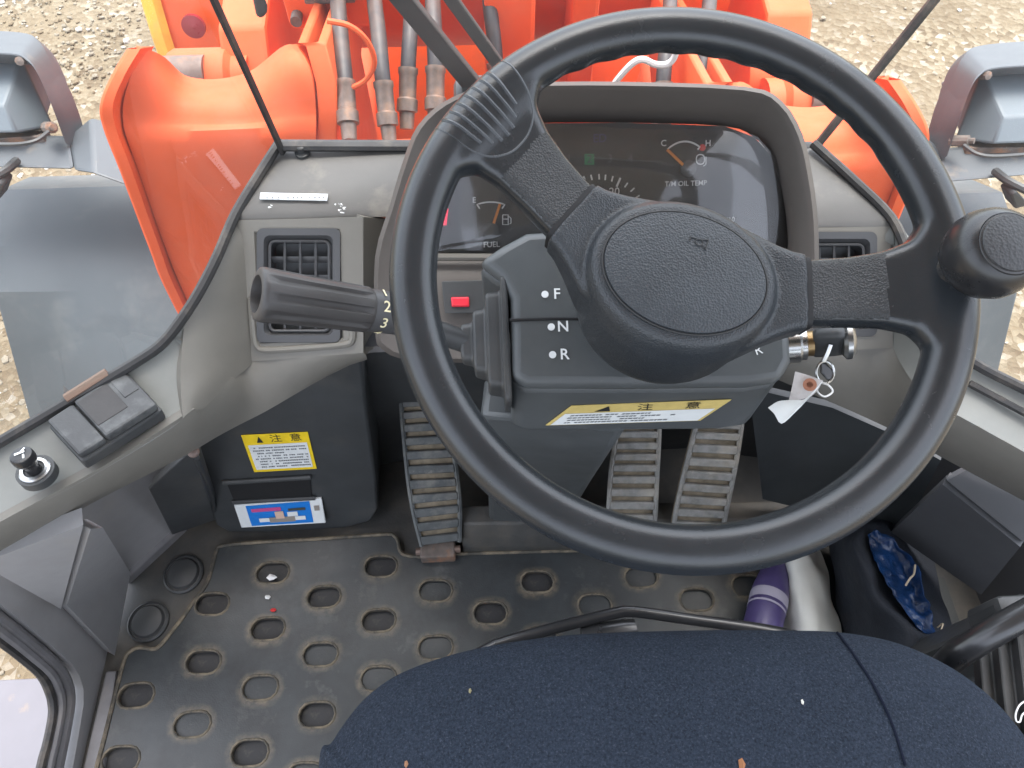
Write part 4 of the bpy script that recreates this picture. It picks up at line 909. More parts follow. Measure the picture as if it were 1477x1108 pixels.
# ================================================================== steering wheel
MW = Matrix(((WX.x, WY.x, WN.x, WC.x), (WX.y, WY.y, WN.y, WC.y), (WX.z, WY.z, WN.z, WC.z), (0, 0, 0, 1)))
sw = thing('steering_wheel', 'black two-spoke steering wheel with oval horn pad and spinner knob', 'steering wheel', M=MW)
RR, rt_ = .1985, .0168
def rim_geo():
    loops = []; N = 160
    for i in range(N+1):
        a = 2*math.pi*i/N; ca, sa = math.cos(a), math.sin(a); lp_ = []
        deg = math.degrees(a) % 360
        wv = .0013*(1+math.cos(a*44)) if (28 < deg < 118) else 0
        for k in range(24):
            b = 2*math.pi*k/24
            rr = rt_*(1+.05*math.cos(2*b)); x = math.cos(b)*rr; z = math.sin(b)*rr*1.04
            if math.cos(b) < -.1 and math.sin(b) < .25: x += wv*(-math.cos(b))
            R0 = RR+x
            lp_.append(V((R0*ca, R0*sa, z)))
        loops.append(lp_)
    return loft(loops, caps=False)
def spoke_geo(ang, off=0):
    ca, sa = math.cos(R_(ang)), math.sin(R_(ang)); d = V((ca, sa, 0)); s = V((-sa, ca, 0)); loops = []
    for r, wd, zt, zb in ((.080, .052, -.008, -.034), (.100, .052, -.007, -.033), (.125, .053, -.004, -.030), (.150, .058, .001, -.024), (.168, .070, .006, -.018), (.180, .092, .0105, -.013), (.190, .118, .013, -.011), (.199, .130, .0145, -.010)):
        h = zt-zb; c = d*r+s*(off*max(0, 1-(r-.08)/.115))+V((0, 0, (zt+zb)/2))
        rd = min(.009, h*.4)
        lp_ = [c+s*u+V((0, 0, v)) for u, v in rrect(wd, h, rd, 4)]
        # follow the rim's curve at the outer end
        if r > .17:
            lp_ = [p-d*(((p.dot(s))**2)/(2*RR)) for p in lp_]
        loops.append(lp_)
    return loft(loops)
A1, A2 = 137.0, -5.0
rim = mk('rim', join(rim_geo(), spoke_geo(A1, .013), spoke_geo(A2, -.006)), M_WHEEL, sw, local=True)
rm_ = rim.modifiers.new('remesh', 'REMESH'); rm_.mode = 'VOXEL'; rm_.voxel_size = .0021; rm_.use_smooth_shade = True
s_ = rim.modifiers.new('smooth', 'SMOOTH'); s_.factor = .5; s_.iterations = 14
dg = bpy.context.evaluated_depsgraph_get(); dg.update()
ev = rim.evaluated_get(dg); me_ = bpy.data.meshes.new_from_object(ev); rim.modifiers.clear(); rim.data = me_
if not me_.materials: me_.materials.append(M_WHEEL)
me_.shade_smooth()
me_.materials.append(M_GRAIN)
for p in me_.polygons:       # grained inlay on the flat of each spoke
    c = p.center
    for ang in (A1, A2):
        d = V((math.cos(R_(ang)), math.sin(R_(ang)), 0)); s = V((-d.y, d.x, 0)); r = c.dot(d); of_ = (.013 if ang == A1 else -.006)*max(0, 1-(r-.08)/.115)
        if .05 < r < .150 and abs(c.dot(s)-of_) < .026 and p.normal.z > .75: p.material_index = 1
bvh = BVHTree.FromPolygons([v.co for v in me_.vertices], [tuple(p.vertices) for p in me_.polygons])
def drape(x, y, h=0):
    hit = bvh.ray_cast(V((x, y, .1)), V((0, 0, -1)))
    return (hit[0]+hit[1]*h) if hit[0] else None
# ribbed thumb rest where the upper left spoke meets the rim
d = V((math.cos(R_(A1)), math.sin(R_(A1)), 0)); s = V((-d.y, d.x, 0))
def rib(pts, r): 
    p = [drape(*(d*a+s*b).xy, -.0006) for a, b in pts]; p = [x for x in p if x]
    if len(p) > 3: return mk('thumb_rib', tube(p, r, 6), M_WHEEL, sw, local=True)
for i, b in enumerate((-.026, -.0175, -.009, -.0005, .008, .0165, .025)):
    r0 = .166+.0000+abs(b)**2*16; n_ = 14
    rib([(r0+(.2095-r0)*k/n_, b*(.80+.2*k/n_)+.004) for k in range(n_+1)], .0017)
ol = [(.2135, -.036), (.20, -.036), (.18, -.032), (.166, -.024), (.158, -.011), (.156, .002), (.158, .014), (.166, .026), (.18, .034), (.20, .037), (.2135, .037)]
rib([(p.x, p.y) for p in cat([V((a, b, 0)) for a, b in ol], 5)], .0011)
# seam lines across the rim
for an in (A2-17,):
    pass
# hub
HX = R_(-20)
def hub_geo():
    loops = []; n_ = 48
    for rx, ry, z in ((.071, .067, -.085), (.0735, .070, -.068), (.0725, .068, -.045), (.0735, .064, -.022), (.072, .0585, -.008), (.0685, .0535, -.001), (.0645, .0495, .0005), (.03, .025, .0025), (.001, .001, .003)):
        loops.append([V((rx*math.cos(t)*math.cos(HX)-ry*math.sin(t)*math.sin(HX), rx*math.cos(t)*math.sin(HX)+ry*math.sin(t)*math.cos(HX), z)) for t in [2*math.pi*i/n_ for i in range(n_)]])
    return loft(loops)
def stub_geo(ang, off=0):
    d = V((math.cos(R_(ang)), math.sin(R_(ang)), 0)); s = V((-d.y, d.x, 0)); loops = []
    for r, wd, zt, zb in ((.02, .105, -.014, -.075), (.050, .098, -.013, -.066), (.072, .074, -.009, -.052), (.086, .062, -.006, -.042), (.094, .060, -.005, -.038)):
        c = d*r+s*(off*min(1, r/.09))+V((0, 0, (zt+zb)/2)); loops.append([c+s*u+V((0, 0, v)) for u, v in rrect(wd, zt-zb, .007, 3)])
    return loft(loops)
hub = mk('hub_cover', join(hub_geo(), stub_geo(A1, .013), stub_geo(A2, -.006)), M_HUB, sw, local=True)
x = hub.modifiers.new('remesh', 'REMESH'); x.mode = 'VOXEL'; x.voxel_size = .0018; x.use_smooth_shade = True
x = hub.modifiers.new('smooth', 'SMOOTH'); x.factor = .5; x.iterations = 7
dg = bpy.context.evaluated_depsgraph_get(); dg.update()
me_ = bpy.data.meshes.new_from_object(hub.evaluated_get(dg)); hub.modifiers.clear(); hub.data = me_; me_.shade_smooth()
if not me_.materials: me_.materials.append(M_HUB)
bvh2 = BVHTree.FromPolygons([v.co for v in me_.vertices], [tuple(p.vertices) for p in me_.polygons])
def ell(rx, ry, z, n_=56, cx=0, cy=0): return [V((cx+rx*math.cos(t)*math.cos(HX)-ry*math.sin(t)*math.sin(HX), cy+rx*math.cos(t)*math.sin(HX)+ry*math.sin(t)*math.cos(HX), z)) for t in [2*math.pi*i/n_ for i in range(n_)]]
pad = mk('horn_pad', loft([ell(.0605, .0450, -.002), ell(.0605, .0450, .0018), ell(.0600, .0445, .0032), ell(.0485, .0360, .0046), ell(.030, .024, .0056), ell(.012, .010, .0060), ell(.0005, .0005, .0061)]), mat('pad_grain', (.030, .035, .040), .48, vor=(620, .55, .0009), var=(25, .15)), sw, local=True)
mk('pad_groove', tube(ell(.0613, .0458, .0015), .0009, 6, closed=True), M_INK, sw, local=True)
# raised horn pictogram
ux = V((math.cos(HX), math.sin(HX), 0)); uy = V((-ux.y, ux.x, 0)); hc = ux*.0035+uy*.0235
def hpnt(a, b): 
    p = hc+ux*a+uy*b; rr = math.hypot((p.dot(ux))/.056, (p.dot(uy))/.0445); return V((p.x, p.y, .0069-.0028*rr**2))
mk('horn_icon', join(tube([hpnt(.0028*math.cos(t), .0025*math.sin(t)) for t in [2*math.pi*i/16 for i in range(16)]], .0004, 5, closed=True), tube([hpnt(-.007, .0022), hpnt(.0, .0022), hpnt(.006, .0040)], .0004, 5), tube([hpnt(.006, -.0042), hpnt(.006, .0042)], .0004, 5), tube([hpnt(-.007, -.0012), hpnt(-.007, .0030)], .0004, 5), tube([hpnt(.0025, -.0014), hpnt(.006, -.0036)], .0004, 5)), M_INK, pad, local=True)
for ang, of_ in ((A1, .0125), (A2, -.006)):      # dark joint between spoke and hub cover
    d = V((math.cos(R_(ang)), math.sin(R_(ang)), 0)); s = V((-d.y, d.x, 0)); c = d*.0945+s*of_+V((0, 0, -.023))
    mk('spoke_joint', loft([[c+d*h+s*u+V((0, 0, v)) for u, v in rrect(.056, .033, .007, 3)] for h in (-.003, .003)]), mat('slot_dark', (1, 1, 1)), sw, local=True)
# spinner knob clamped on the rim
ka = R_(-2.5); kb = V((math.cos(ka)*RR, math.sin(ka)*RR, 0)); kx = V((.03, -.02, 1)).normalized(); kb = kb-V((.004, 0, .010))
mk('knob_clamp', loft([[kb+V((u, v, h)) for u, v in rrect(.040*f, .052*f, .016*f, 4)] for f, h in ((.9, -.022), (1, -.016), (1, .012), (.82, .019), (.62, .021))]), M_WHEEL, sw, local=True, ang=60)
mk('knob_neck', lathe([(0, .012), (.0155, .012), (.0165, .018), (.0135, .024), (.0125, .04), (0, .04)], kb, kx, 28), M_KNOB, sw, local=True)
mk('spinner_knob', lathe([(0, .032), (.013, .032), (.022, .036), (.028, .044), (.0308, .053), (.0308, .060), (.0285, .068), (.0248, .0735), (.0216, .0757), (.0211, .0754), (.0207, .076), (.011, .0775), (0, .078)], kb, kx, 40), M_KNOB, sw, local=True)
mk('knob_cap', lathe([(0, .0765), (.0194, .0764), (.0188, .0776), (.011, .0790), (0, .0795)], kb, kx, 36), mat('cap_grain', (.03, .031, .033), .5, vor=(520, .5, .0006)), sw, local=True)

# ================================================================== ignition key with paper tag
ky = thing('ignition_key', 'key in the ignition with a folded white paper tag hanging from it', 'key', U(1170, 500, t=.66))
kc = U(1146, 497, t=.665); kd = (U(1206, 493, t=.655)-kc).normalized()
mk('lock_barrel', lathe([(0, -.02), (.0165, -.02), (.0165, .004), (.0145, .006), (.0145, .010), (.010, .011), (0, .011)], kc, kd, 24), M_CHROME, ky)
mk('lock_collar', lathe([(0, .010), (.0115, .010), (.0115, .016), (0, .016)], kc, kd, 20), M_BRASS, ky)
e1, e2, _ = frame(kd, (0, 0, 1))
mk('key_head', loft([[kc+kd*h+e1*u+e2*v for u, v in rrect(.036*f, .012*f, .005*f, 4)] for f, h in ((.8, .015), (1, .018), (1, .034), (.95, .040), (.7, .042))]), M_BLACK, ky, ang=60)
mk('key_bow_ring', lathe([(.0, .040), (.013, .040), (.0165, .043), (.0165, .047), (.012, .050), (0, .050)], kc, kd, 24), M_CHROME, ky)
lk = U(1196, 505, t=.65)
mk('key_link', tube([U(1198, 497, t=.648), U(1194, 508, t=.650), U(1188, 521, t=.654)], .0022, 8), M_CHROME, ky)
kr = U(1190, 537, t=.66)
mk('spare_key', loft([[U(1181+a*12, 520+b*30, t=.66+.004*s_) for a, b in ((0, 0), (.9, .1), (2, .55), (1.9, 1), (1.1, 1.0), (.2, .6))] for s_ in (0, 1)]), M_STEELK, ky, bev=.002)
mk('split_ring', tube([kr+cR*(.008*math.cos(t))+cU*(.010*math.sin(t)) for t in [2*math.pi*i/24 for i in range(24)]], .0011, 6, closed=True), M_CHROME, ky)
mk('string', tube(cat([U(1184, 552, t=.655), U(1195, 556, t=.65), U(1201, 565, t=.65), U(1190, 572, t=.65), U(1180, 566, t=.652), U(1178, 556, t=.655)], 6), .0009, 5), mat('string_white', (.7, .69, .66), .8), ky)
rowA = [U(1147, 536, t=.652), U(1168, 542, t=.65), U(1187, 549, t=.648)]
rowB = [U(1142, 560, t=.655), U(1160, 566, t=.652), U(1180, 562, t=.648)]
rowC = [U(1138, 577, t=.658), U(1152, 577, t=.654), U(1170, 572, t=.650)]
tg = mk('paper_tag', patch(catgrid([rowA, rowB, rowC], 3, 3)), mat('tag_paper', (.50, .47, .45), .7, var=(90, .15), dirt=((.4, .3, .24), 120, .55, .75, .4)), ky, solid=.0008)
r1 = [U(1138, 577, t=.655), U(1150, 577, t=.649), U(1160, 576, t=.645), U(1172, 566, t=.641), U(1186, 550, t=.640)]
r2_ = [U(1122, 579, t=.652), U(1134, 587, t=.646), U(1146, 587, t=.643), U(1160, 580, t=.640), U(1182, 556, t=.640)]
r3 = [U(1108, 588, t=.650), U(1117, 597, t=.646), U(1127, 611, t=.642), U(1145, 595, t=.640), U(1180, 560, t=.640)]
mk('paper_tag_fold', patch(catgrid([r1, r2_, r3], 3, 3)), M_PAPER, tg, solid=.0008, ang=60)
mk('tag_eyelet', lathe([(.0026, 0), (.0058, 0), (.0058, .001), (.0026, .001), (.0026, 0)], U(1168, 555, t=.6475), CAM-U(1168, 555, t=.65), 20), mat('eyelet_brown', (.33, .14, .08), .6), tg)

# ================================================================== pedals
def pedal(label, rows, zs, m, nr, name='pedal'):
    base = U(*[(rows[0][0][i]+rows[0][1][i])/2 for i in (0, 1)], z=zs[0])
    pd = thing('foot_pedal', label, 'pedal', base, 'foot pedals under the steering column')
    Lp = cat([U(*r[0], z=z) for r, z in zip(rows, zs)], 6); Rp = cat([U(*r[1], z=z) for r, z in zip(rows, zs)], 6)
    n = len(Lp)
    def nrm(i):
        a = (Rp[i]-Lp[i]).normalized(); j = min(i, n-2); b = (Lp[j+1]-Lp[j]).normalized(); k = a.cross(b).normalized()
        return k if k.dot(CAM-Lp[i]) > 0 else -k
    mk('pad_base', patch([[Lp[i], Rp[i]] for i in range(n)]), M_PEDG, pd, solid=.012, off=0 if False else -1, bev=.002)
    def side(k): return [(Lp[i].lerp(Rp[i], k)+nrm(i)*.003) for i in range(n)]
    for k in (.025, .975): mk('pad_edge', tube(side(k), .004, 6), m, pd)
    for j in range(nr):
        f0, f1 = (j+.10)/nr*(n-1), (j+.70)/nr*(n-1)
        def at_(f, k):
            i = min(int(f), n-2); a = f-i; return Lp[i].lerp(Lp[i+1], a).lerp(Rp[i].lerp(Rp[i+1], a), k), nrm(i)
        lo_, hi_ = [], []
        for f, k in ((f0, .05), (f0, .95), (f1, .95), (f1, .05)):
            p, nn = at_(f, k); lo_.append(p-nn*.002); hi_.append(p+nn*.0075)
        mk('tread_rib', loft([lo_, hi_]), m, pd, bev=.0015, seg=1)
    mk('pedal_stalk', tube([Lp[n//2].lerp(Rp[n//2], .5)+V((0, .02, -.01)), Lp[n//2].lerp(Rp[n//2], .5)+V((0, .10, .05))], .012, 8), M_STEELK, pd)
    return pd
pedal('black ribbed pedal left of the column, mud on its lower ribs', [((607, 787), (664, 780)), ((595, 740), (665, 732)), ((587, 690), (661, 686)), ((582, 640), (654, 636)), ((578, 595), (646, 590)), ((577, 560), (640, 556))], [.045, .08, .115, .15, .185, .21], M_PED, 12)
pedal('worn grey ribbed pedal just right of the column', [((874, 770), (944, 772)), ((876, 725), (947, 726)), ((879, 680), (949, 680)), ((885, 640), (951, 640)), ((890, 600), (952, 600))], [.05, .09, .125, .16, .19], M_PEDW, 10)
pedal('ribbed accelerator pedal leaning right, farthest right of the three', [((966, 780), (1040, 782)), ((972, 740), (1047, 744)), ((980, 700), (1055, 705)), ((990, 660), (1063, 664)), ((1000, 620), (1069, 623)), ((1006, 596), (1072, 598))], [.05, .085, .12, .155, .185, .20], M_PEDW, 11)
o = thing('pedal_hinge', 'rusty hinge block under the left pedal', 'hinge', U(632, 795, z=.02))
mk('hinge_block', box(U(632, 795, z=.022), .055, .03, .03), M_RUST, o, bev=.003); mk('hinge_pin', tube([U(600, 796, z=.03), U(664, 792, z=.03)], .006, 10), M_FIT, o)
tb = thing('toe_board', 'black toe board strip behind the floor mat', 'toe board', U(850, 780, z=.02))
a, b = U(668, 797, z=.012), U(1140, 789, z=.012)
mk('board', loft([[p, p+V((0, .004, .02)), p+V((0, .03, .05)), p+V((0, .06, .05)), p+V((0, .06, -.01)), p+V((0, 0, -.01))] for p in (a, b)]), M_FLOOR, tb, bev=.003)

# ================================================================== floor mat with oval cups
MZ = .012
def mat_dirty():
    m = M_MAT.copy(); m.name = 'mat_rubber_dirty'; n, l = m.node_tree.nodes, m.node_tree.links; b = n['Principled BSDF']
    src = b.inputs['Base Color'].links[0].from_socket
    a = n.new('ShaderNodeAttribute'); a.attribute_name = 'dirt'
    tc = n.new('ShaderNodeTexCoord'); k = n.new('ShaderNodeTexNoise'); k.inputs['Scale'].default_value = 70; k.inputs['Detail'].default_value = 6; k.inputs['Roughness'].default_value = .7
    l.new(tc.outputs['Object'], k.inputs['Vector'])
    r = n.new('ShaderNodeMapRange'); r.inputs[1].default_value = .32; r.inputs[2].default_value = .62; l.new(k.outputs[0], r.inputs[0])
    mu = n.new('ShaderNodeMath'); mu.operation = 'MULTIPLY'; l.new(a.outputs['Fac'], mu.inputs[0]); l.new(r.outputs[0], mu.inputs[1])
    mx = n.new('ShaderNodeMix'); mx.data_type = 'RGBA'; l.new(mu.outputs[0], mx.inputs[0]); l.new(src, mx.inputs[6]); mx.inputs[7].default_value = (.15, .12, .08, 1)
    l.new(mx.outputs[2], b.inputs['Base Color']); return m
M_MATD = mat_dirty()
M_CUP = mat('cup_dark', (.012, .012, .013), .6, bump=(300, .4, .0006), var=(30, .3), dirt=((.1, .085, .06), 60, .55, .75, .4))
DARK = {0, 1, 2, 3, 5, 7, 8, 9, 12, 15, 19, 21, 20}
mt = thing('floor_mat', 'black rubber floor mat with rows of dirty oval cups', 'floor mat', (-.3, .2, 0))
ou = [(135, 1125), (152, 1060), (167, 1000), (180, 952), (188, 940), (202, 934), (226, 936), (246, 914), (266, 888), (279, 868), (298, 843), (307, 815), (312, 796), (322, 787), (380, 782), (470, 777), (555, 771), (568, 773), (574, 781), (577, 795), (590, 802), (640, 804), (668, 799), (900, 793), (1140, 789)]
outline = [U(a, b, z=MZ) for a, b in ou]
outline = cat(outline, 3)+[V((.56, .30, MZ)), V((.56, -.4, MZ)), V((outline[0].x-.005, -.4, MZ))]
holes = [(393, 826), (549, 817), (306, 871), (467, 861), (628, 852), (775, 839), (925, 832), (386, 907), (546, 895), (707, 884), (858, 873), (1005, 865), (293, 955), (462, 944), (628, 934), (196, 1003), (375, 992), (546, 979), (277, 1045), (457, 1031), (174, 1096), (360, 1086), (780, 922), (540, 1070), (700, 968), (440, 1120), (1080, 845)]
hr, hl = .0155, .0095
def stad(c, r, l, z, n_=6):
    out = []
    for k in range(n_+1): a = R_(-90+180*k/n_); out.append(V((c.x+l+r*math.cos(a), c.y+r*math.sin(a), z)))
    for k in range(n_+1): a = R_(90+180*k/n_); out.append(V((c.x-l+r*math.cos(a), c.y+r*math.sin(a), z)))
    return out
hc = [U(a, b, z=MZ) for a, b in holes]
bm = bmesh.new()
def loop(pts):
    v = [bm.verts.new(p) for p in pts]
    return [bm.edges.new((v[i], v[(i+1) % len(v)])) for i in range(len(v))]
ed = loop(outline)
dl = bm.verts.layers.float.new('dirt')
rnd = random.Random(9)
for i, c in enumerate(hc):
    mx_ = .005 if i in (2, 15, 20) else .0125
    amt = rnd.uniform(.45, 1.0); dv = V((rnd.uniform(-.3, .3), rnd.uniform(-1, .6), 0))*mx_*.25
    prev = None
    for k, d_ in ((0, 1.0), (.3, 1.0), (.62, .5), (1.0, 0)):
        ring = [bm.verts.new(p+dv*k) for p in stad(c, hr+mx_*k, hl, MZ)]
        for v in ring: v[dl] = d_*amt*rnd.uniform(.7, 1)
        if prev:
            for j in range(len(ring)): bm.faces.new((prev[j], prev[(j+1) % len(ring)], ring[(j+1) % len(ring)], ring[j]))
        prev = ring
    ed += [bm.edges.get((prev[j], prev[(j+1) % len(prev)])) for j in range(len(prev))]
bmesh.ops.triangle_fill(bm, use_beauty=True, edges=ed, normal=(0, 0, 1))
bm.verts.index_update(); vs = [v.co.copy() for v in bm.verts]; fs = [tuple(v.index for v in f.verts) for f in bm.faces]; dv_ = [v[dl] for v in bm.verts]; bm.free()
sheet = mk('mat_sheet', (vs, fs), M_MATD, mt, solid=.0095); sheet.data.shade_flat()
at_ = sheet.data.attributes.new('dirt', 'FLOAT', 'POINT'); at_.data.foreach_set('value', dv_)
lipo = None
for i, c in enumerate(hc):
    if lipo is None:
        z0 = V((0, 0, 0)); loops = [stad(z0, hr+dr, hl, h) for dr, h in ((-.0002, -.004), (.0, .0010), (.0012, .0018), (.0024, .0014), (.0036, -.0004))]
        g_ = loft(loops, caps=False); lipo = mk('cup_lip', g_, M_LIP, mt, local=True); lipo.location = INV[mt.name] @ c
        cup = mk('cup_floor', lathe([(0, 0), (.016, 0)], (0, 0, 0), (0, 0, 1), 4) if False else ([p for p in stad(z0, hr+.001, hl, -.006)]+[V((0, 0, -.0052))], [(k, (k+1) % 14, 14) for k in range(14)]), M_CUP, mt, local=True); cup.location = INV[mt.name] @ c
    else:
        for src in (lipo, cup):
            o = src.copy(); COL.objects.link(o); o.location = INV[mt.name] @ c; o.rotation_euler.z = R_(random.uniform(-4, 4))
            if src is cup:
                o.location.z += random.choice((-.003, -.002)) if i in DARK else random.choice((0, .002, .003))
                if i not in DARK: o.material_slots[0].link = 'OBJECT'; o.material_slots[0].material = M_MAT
mk('mat_edge', tube([p+V((0, 0, .0005)) for p in outline[:-3]], .0032, 6), M_LIP, mt)
for i, (px, py, s, col) in enumerate(((392, 833, .008, (.75, .74, .72)), (386, 861, .006, (.7, .7, .68)), (394, 880, .005, (.55, .03, .03)))):
    c = U(px, py, z=MZ+.003)
    o = mk('debris_crumb', ([c+V((s*math.cos(a)*random.uniform(.6, 1.1), s*math.sin(a)*random.uniform(.5, 1), 0)) for a in [k*1.05 for k in range(6)]]+[c+V((0, 0, s*.7))], [(k, (k+1) % 6, 6) for k in range(6)]+[(5, 4, 3, 2, 1, 0)]), mat('crumb%d' % i, col, .8))
    props(o, ('white paper crumb inside an oval cup of the floor mat', 'small white crumb lying on the floor mat', 'tiny red crumb lying on the floor mat')[i], 'crumb')

# ================================================================== seat
se = thing('operator_chair', 'navy tweed fabric seat cushion in the foreground', 'seat', (.01, -.2, .02))
SZ = .475
fo = [(455, 1108), (474, 1070), (497, 1035), (528, 1000), (575, 968), (650, 941), (740, 922), (850, 910), (1000, 906), (1130, 906), (1210, 908), (1290, 922), (1365, 955), (1425, 1000), (1475, 1060), (1500, 1108)]
fr_ = [U(a, b, z=SZ) for a, b in fo]
bd = [V((-.285, -.30, SZ)), V((-.28, -.12, SZ))]+fr_+[V((.295, -.12, SZ)), V((.30, -.30, SZ)), V((.27, -.44, SZ)), V((.0, -.47, SZ)), V((-.25, -.44, SZ))]
bd = cat(bd, 4, closed=True); sc_ = V((.012, -.16, 0))
prof = [(.001, .068), (.25, .066), (.5, .062), (.68, .056), (.8, .049), (.88, .040), (.94, .028), (.98, .014), (1.0, -.004), (.995, -.03), (.975, -.055), (.94, -.075)]
loops = []
for k, h in prof:
    lp_ = []
    for p in bd:
        q = V((sc_.x+(p.x-sc_.x)*k, sc_.y+(p.y-sc_.y)*k, SZ+h)); q.z += .003*mnoise.noise(q*9)
        lp_.append(q)
    loops.append(lp_)
seatm = loft(loops[::-1])
cu = mk('seat_cushion', seatm, M_FAB, se, ang=80)
cu.modifiers.new('sub', 'SUBSURF').render_levels = 1
def seat_z(x, y):
    best = None
    b2 = SB.ray_cast(V((x, y, 1.0)), V((0, 0, -1))); return b2[0]
SB = BVHTree.FromPolygons([V(v) for v in seatm[0]], seatm[1])
def seam(pts):
    P = []
    for a, b in cat([V((a, b, 0)) for a, b in pts], 6) and [(p.x, p.y) for p in cat([V((a, b, 0)) for a, b in pts], 6)]:
        p = U(a, b, z=.53); h = seat_z(p.x, p.y)
        for _ in range(4):
            if not h: break
            p = U(a, b, z=h.z); h = seat_z(p.x, p.y)
        if h: P.append(h+V((0, 0, .0002)))
    if len(P) > 3: mk('seam', tube(P, .0011, 6), M_FABS, cu)
seam([(1208, 912), (1232, 945), (1258, 985), (1285, 1040), (1306, 1104)])
for px, py, s, col in ((1166, 1009, .0022, (.7, .68, .6)), (1073, 1102, .0048, (.28, .12, .05)), (676, 990, .0022, (.25, .22, .12)), (582, 1100, .0028, (.3, .15, .08))):
    p = U(px, py, z=.54); h = seat_z(p.x, p.y)
    if h: mk('lint_fleck', ([h+V((s*math.cos(a)*.6, s*math.sin(a), .001)) for a in (0, 1.2, 2.4, 3.6, 4.8)]+[h+V((0, 0, .003))], [(k, (k+1) % 5, 5) for k in range(5)]), mat('fleck%d' % px, col, .9), cu)
mk('seat_pedestal', loft([[V((x*s+.01, y*s-.15, z)) for x, y in ((-.2, -.22), (.2, -.22), (.2, .16), (-.2, .16))] for s, z in ((1, .01), (1, .10), (.85, .20), (1, .41))]), M_BLACK, se, bev=.01)
mk('seat_pan', box((.01, -.16, .41), .46, .48, .03), M_STEELK, se, bev=.01)
sb = thing('seat_slide_bar', 'bent black tube of the seat slide handle above the mat', 'seat bar', U(905, 885, z=.20))
mk('bar', tube(cat([U(560, 1010, z=.20), U(700, 938, z=.20), U(720, 929, z=.20), U(800, 906, z=.20), U(885, 885, z=.20), U(905, 882, z=.20), U(930, 884, z=.20), U(1000, 894, z=.20), U(1100, 908, z=.20), U(1180, 925, z=.20)], 5), .0075, 12), M_STEELK, sb)
mk('slide_latch', lathe([(0, -.035), (.013, -.035), (.015, -.02), (.015, .02), (.013, .035), (0, .035)], U(878, 914, z=.19), (1, .1, 0), 20), M_STEELK, sb)

# ================================================================== things on the right of the seat
bt = thing('purple_bottle', 'purple bottle with two white bands lying beside the white cloth', 'bottle', U(1105, 880, z=.06))
p0, p1 = U(1094, 930, z=.09), U(1124, 800, z=.045); ax = (p1-p0).normalized(); Lb = (p1-p0).length
M_PUR = mat('bottle_purple', (.055, .042, .125), .35, var=(40, .15))
mk('bottle_body', lathe([(0, 0), (.024, 0), (.027, .006), (.027, Lb*.55), (.0255, Lb*.62), (.020, Lb*.8), (.016, Lb*.9), (.016, Lb), (0, Lb)], p0, ax, 28), M_PUR, bt)
mk('white_band', lathe([(.0274, Lb*.40), (.0276, Lb*.40), (.0276, Lb*.50), (.0274, Lb*.50)], p0, ax, 28), mat('band_lilac', (.30, .285, .36), .5), bt)
mk('white_band', lathe([(.0274, Lb*.345), (.0276, Lb*.345), (.0276, Lb*.365), (.0274, Lb*.365)], p0, ax, 28), mat('band_lilac', (1, 1, 1)), bt)
def cloth(name, label, catg, rows, m, amp=.006, sol=.004, kr=6, kc=6, sc=22):
    gr_ = catgrid(rows, kr, kc)
    gr_ = [[p+V((mnoise.noise(p*sc)*amp, mnoise.noise(p*sc+V((5, 0, 0)))*amp, mnoise.noise(p*sc+V((0, 7, 0)))*amp*1.6)) for p in r] for r in gr_]
    o = mk(name, patch(gr_), m, solid=sol, ang=80); props(o, label, catg); return o
M_CLOTH = mat('cloth_white', (.62, .63, .60), .9, bump=(500, .5, .0008), var=(12, .08))
cloth('white_cloth', 'rumpled white cloth between the purple bottle and the dark bag', 'cloth',
      [[U(1104, 738, z=.03), U(1122, 732, z=.05), U(1140, 736, z=.05), U(1152, 745, z=.03)], [U(1112, 770, z=.04), U(1130, 765, z=.07), U(1150, 768, z=.07), U(1172, 778, z=.04)], [U(1122, 820, z=.04), U(1140, 812, z=.08), U(1165, 814, z=.085), U(1190, 820, z=.04)], [U(1128, 870, z=.04), U(1150, 862, z=.09), U(1178, 864, z=.09), U(1204, 872, z=.04)], [U(1130, 940, z=.04), U(1155, 940, z=.09), U(1190, 940, z=.09), U(1222, 940, z=.04)]], M_CLOTH, .008, sc=28)
M_BAG = mat('bag_navy', (.012, .016, .024), .8, bump=((400, .6, .0012), (40, .5, .004)), var=(15, .3))
bg_ = thing('dark_bag', 'dark navy bag with bright blue lining in the right footwell', 'bag', U(1260, 850, z=.02))
rows = [[U(1190, 740, z=.03), U(1235, 735, z=.10), U(1300, 745, z=.10), U(1345, 770, z=.04)], [U(1196, 790, z=.05), U(1225, 785, z=.15), U(1250, 778, z=.16), U(1350, 830, z=.06)], [U(1205, 850, z=.05), U(1250, 850, z=.17), U(1290, 862, z=.17), U(1375, 890, z=.06)], [U(1215, 910, z=.05), U(1290, 910, z=.18), U(1335, 920, z=.17), U(1400, 950, z=.05)], [U(1230, 1000, z=.05), U(1310, 1000, z=.18), U(1360, 1000, z=.16), U(1420, 1020, z=.05)]]
gr_ = catgrid(rows, 6, 6); gr_ = [[p+V((mnoise.noise(p*26)*.006, mnoise.noise(p*26+V((5, 0, 0)))*.006, mnoise.noise(p*30)*.010)) for p in r] for r in gr_]
mk('bag_body', patch(gr_), M_BAG, bg_, solid=.004, ang=80)
rows = [[U(1250, 772, z=.16), U(1265, 768, z=.165), U(1280, 776, z=.16)], [U(1258, 800, z=.17), U(1290, 800, z=.155), U(1318, 815, z=.17)], [U(1272, 830, z=.18), U(1305, 840, z=.16), U(1328, 850, z=.175)], [U(1295, 868, z=.185), U(1320, 878, z=.17), U(1342, 888, z=.18)], [U(1325, 910, z=.185), U(1338, 915, z=.18), U(1346, 912, z=.185)]]
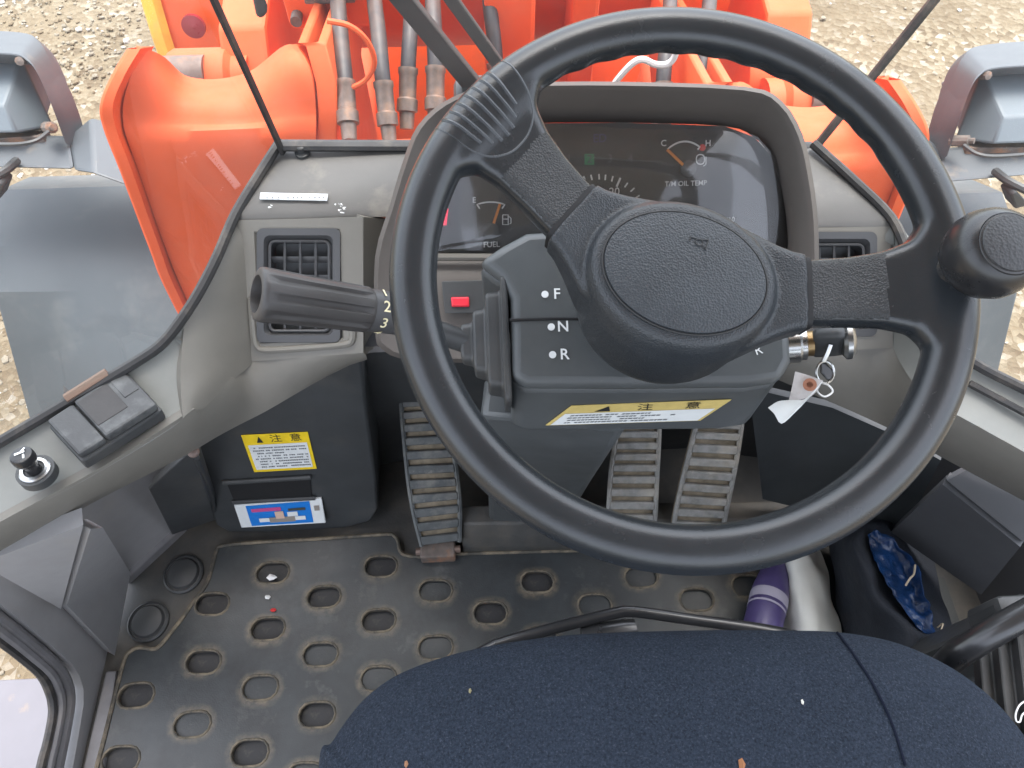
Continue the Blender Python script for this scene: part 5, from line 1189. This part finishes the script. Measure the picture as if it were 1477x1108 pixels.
gr_ = catgrid(rows, 8, 8); gr_ = [[p+V((0, 0, .006+abs(mnoise.noise(p*55))*.016-.004+mnoise.noise(p*110)*.004)) for p in r] for r in gr_]
mk('blue_lining', patch(gr_), mat('lining_blue', (.004, .026, .09), .35, bump=(90, .5, .004), var=(30, .5)), bg_, solid=.002, ang=80)
mk('drawstring', tube(cat([U(1306, 845, z=.19), U(1312, 835, z=.195), U(1318, 828, z=.19), U(1320, 815, z=.185)], 5), .0013, 6), mat('string_tan', (.5, .42, .3), .8), bg_)
mk('lint', tube(cat([U(1352, 905, z=.17), U(1360, 900, z=.18), U(1356, 915, z=.175), U(1366, 920, z=.17)], 5), .0010, 5), mat('string_tan', (1, 1, 1)), bg_)
# control lever with a pleated boot at the right edge
cl = thing('control_lever_boot', 'pleated black rubber boot of the control lever right of the seat', 'lever boot', U(1450, 1000, z=.40))
bx0, bx1 = U(1415, 995, z=.40), U(1600, 1010, z=.46); axv = (bx1-bx0).normalized()
loops = []
e1, e2, _ = frame(axv, (0, 0, 1))
for i in range(13):
    f = i/12; big_ = i % 2; c = bx0.lerp(bx1, f); w_ = .075+.05*f+(.02 if big_ else 0); h_ = .06+.03*f+(.02 if big_ else 0)
    loops.append([c+e1*u+e2*v for u, v in rrect(h_, w_, .018, 4)])
mk('pleated_boot', loft(loops), mat('boot_rubber', (.075, .075, .074), .5, bump=(400, .3, .0006), var=(15, .2)), cl, bev=.0015, seg=1)
rl = thing('console_rail', 'black rounded rail running beside the pleated boot', 'rail', U(1430, 915, z=.45))
mk('rail_bar', tube(cat([U(1340, 985, z=.38), U(1374, 950, z=.44), U(1400, 932, z=.46), U(1440, 908, z=.48), U(1500, 875, z=.50)], 5), .0125, 14), M_STEELK, rl)
mk('rail_bracket', box(U(1455, 890, z=.44), .05, .03, .06), M_BLACK, rl, bev=.008)
mk('console_side', prism([U(1420, 905, z=.40), U(1477, 850, z=.40), U(1560, 880, z=.40), U(1500, 960, z=.40)], (0, 0, -.36)), M_BLACK, rl, bev=.01)
o = mk('white_string', tube(cat([U(1477, 1012, z=.56), U(1470, 1018, z=.56), U(1465, 1030, z=.56), U(1466, 1040, z=.56), U(1471, 1041, z=.56), U(1474, 1032, z=.56), U(1480, 1026, z=.56)], 5), .0006, 6), mat('string_white', (1, 1, 1))); props(o, 'loose white string beside the pleated boot at the right edge', 'string')
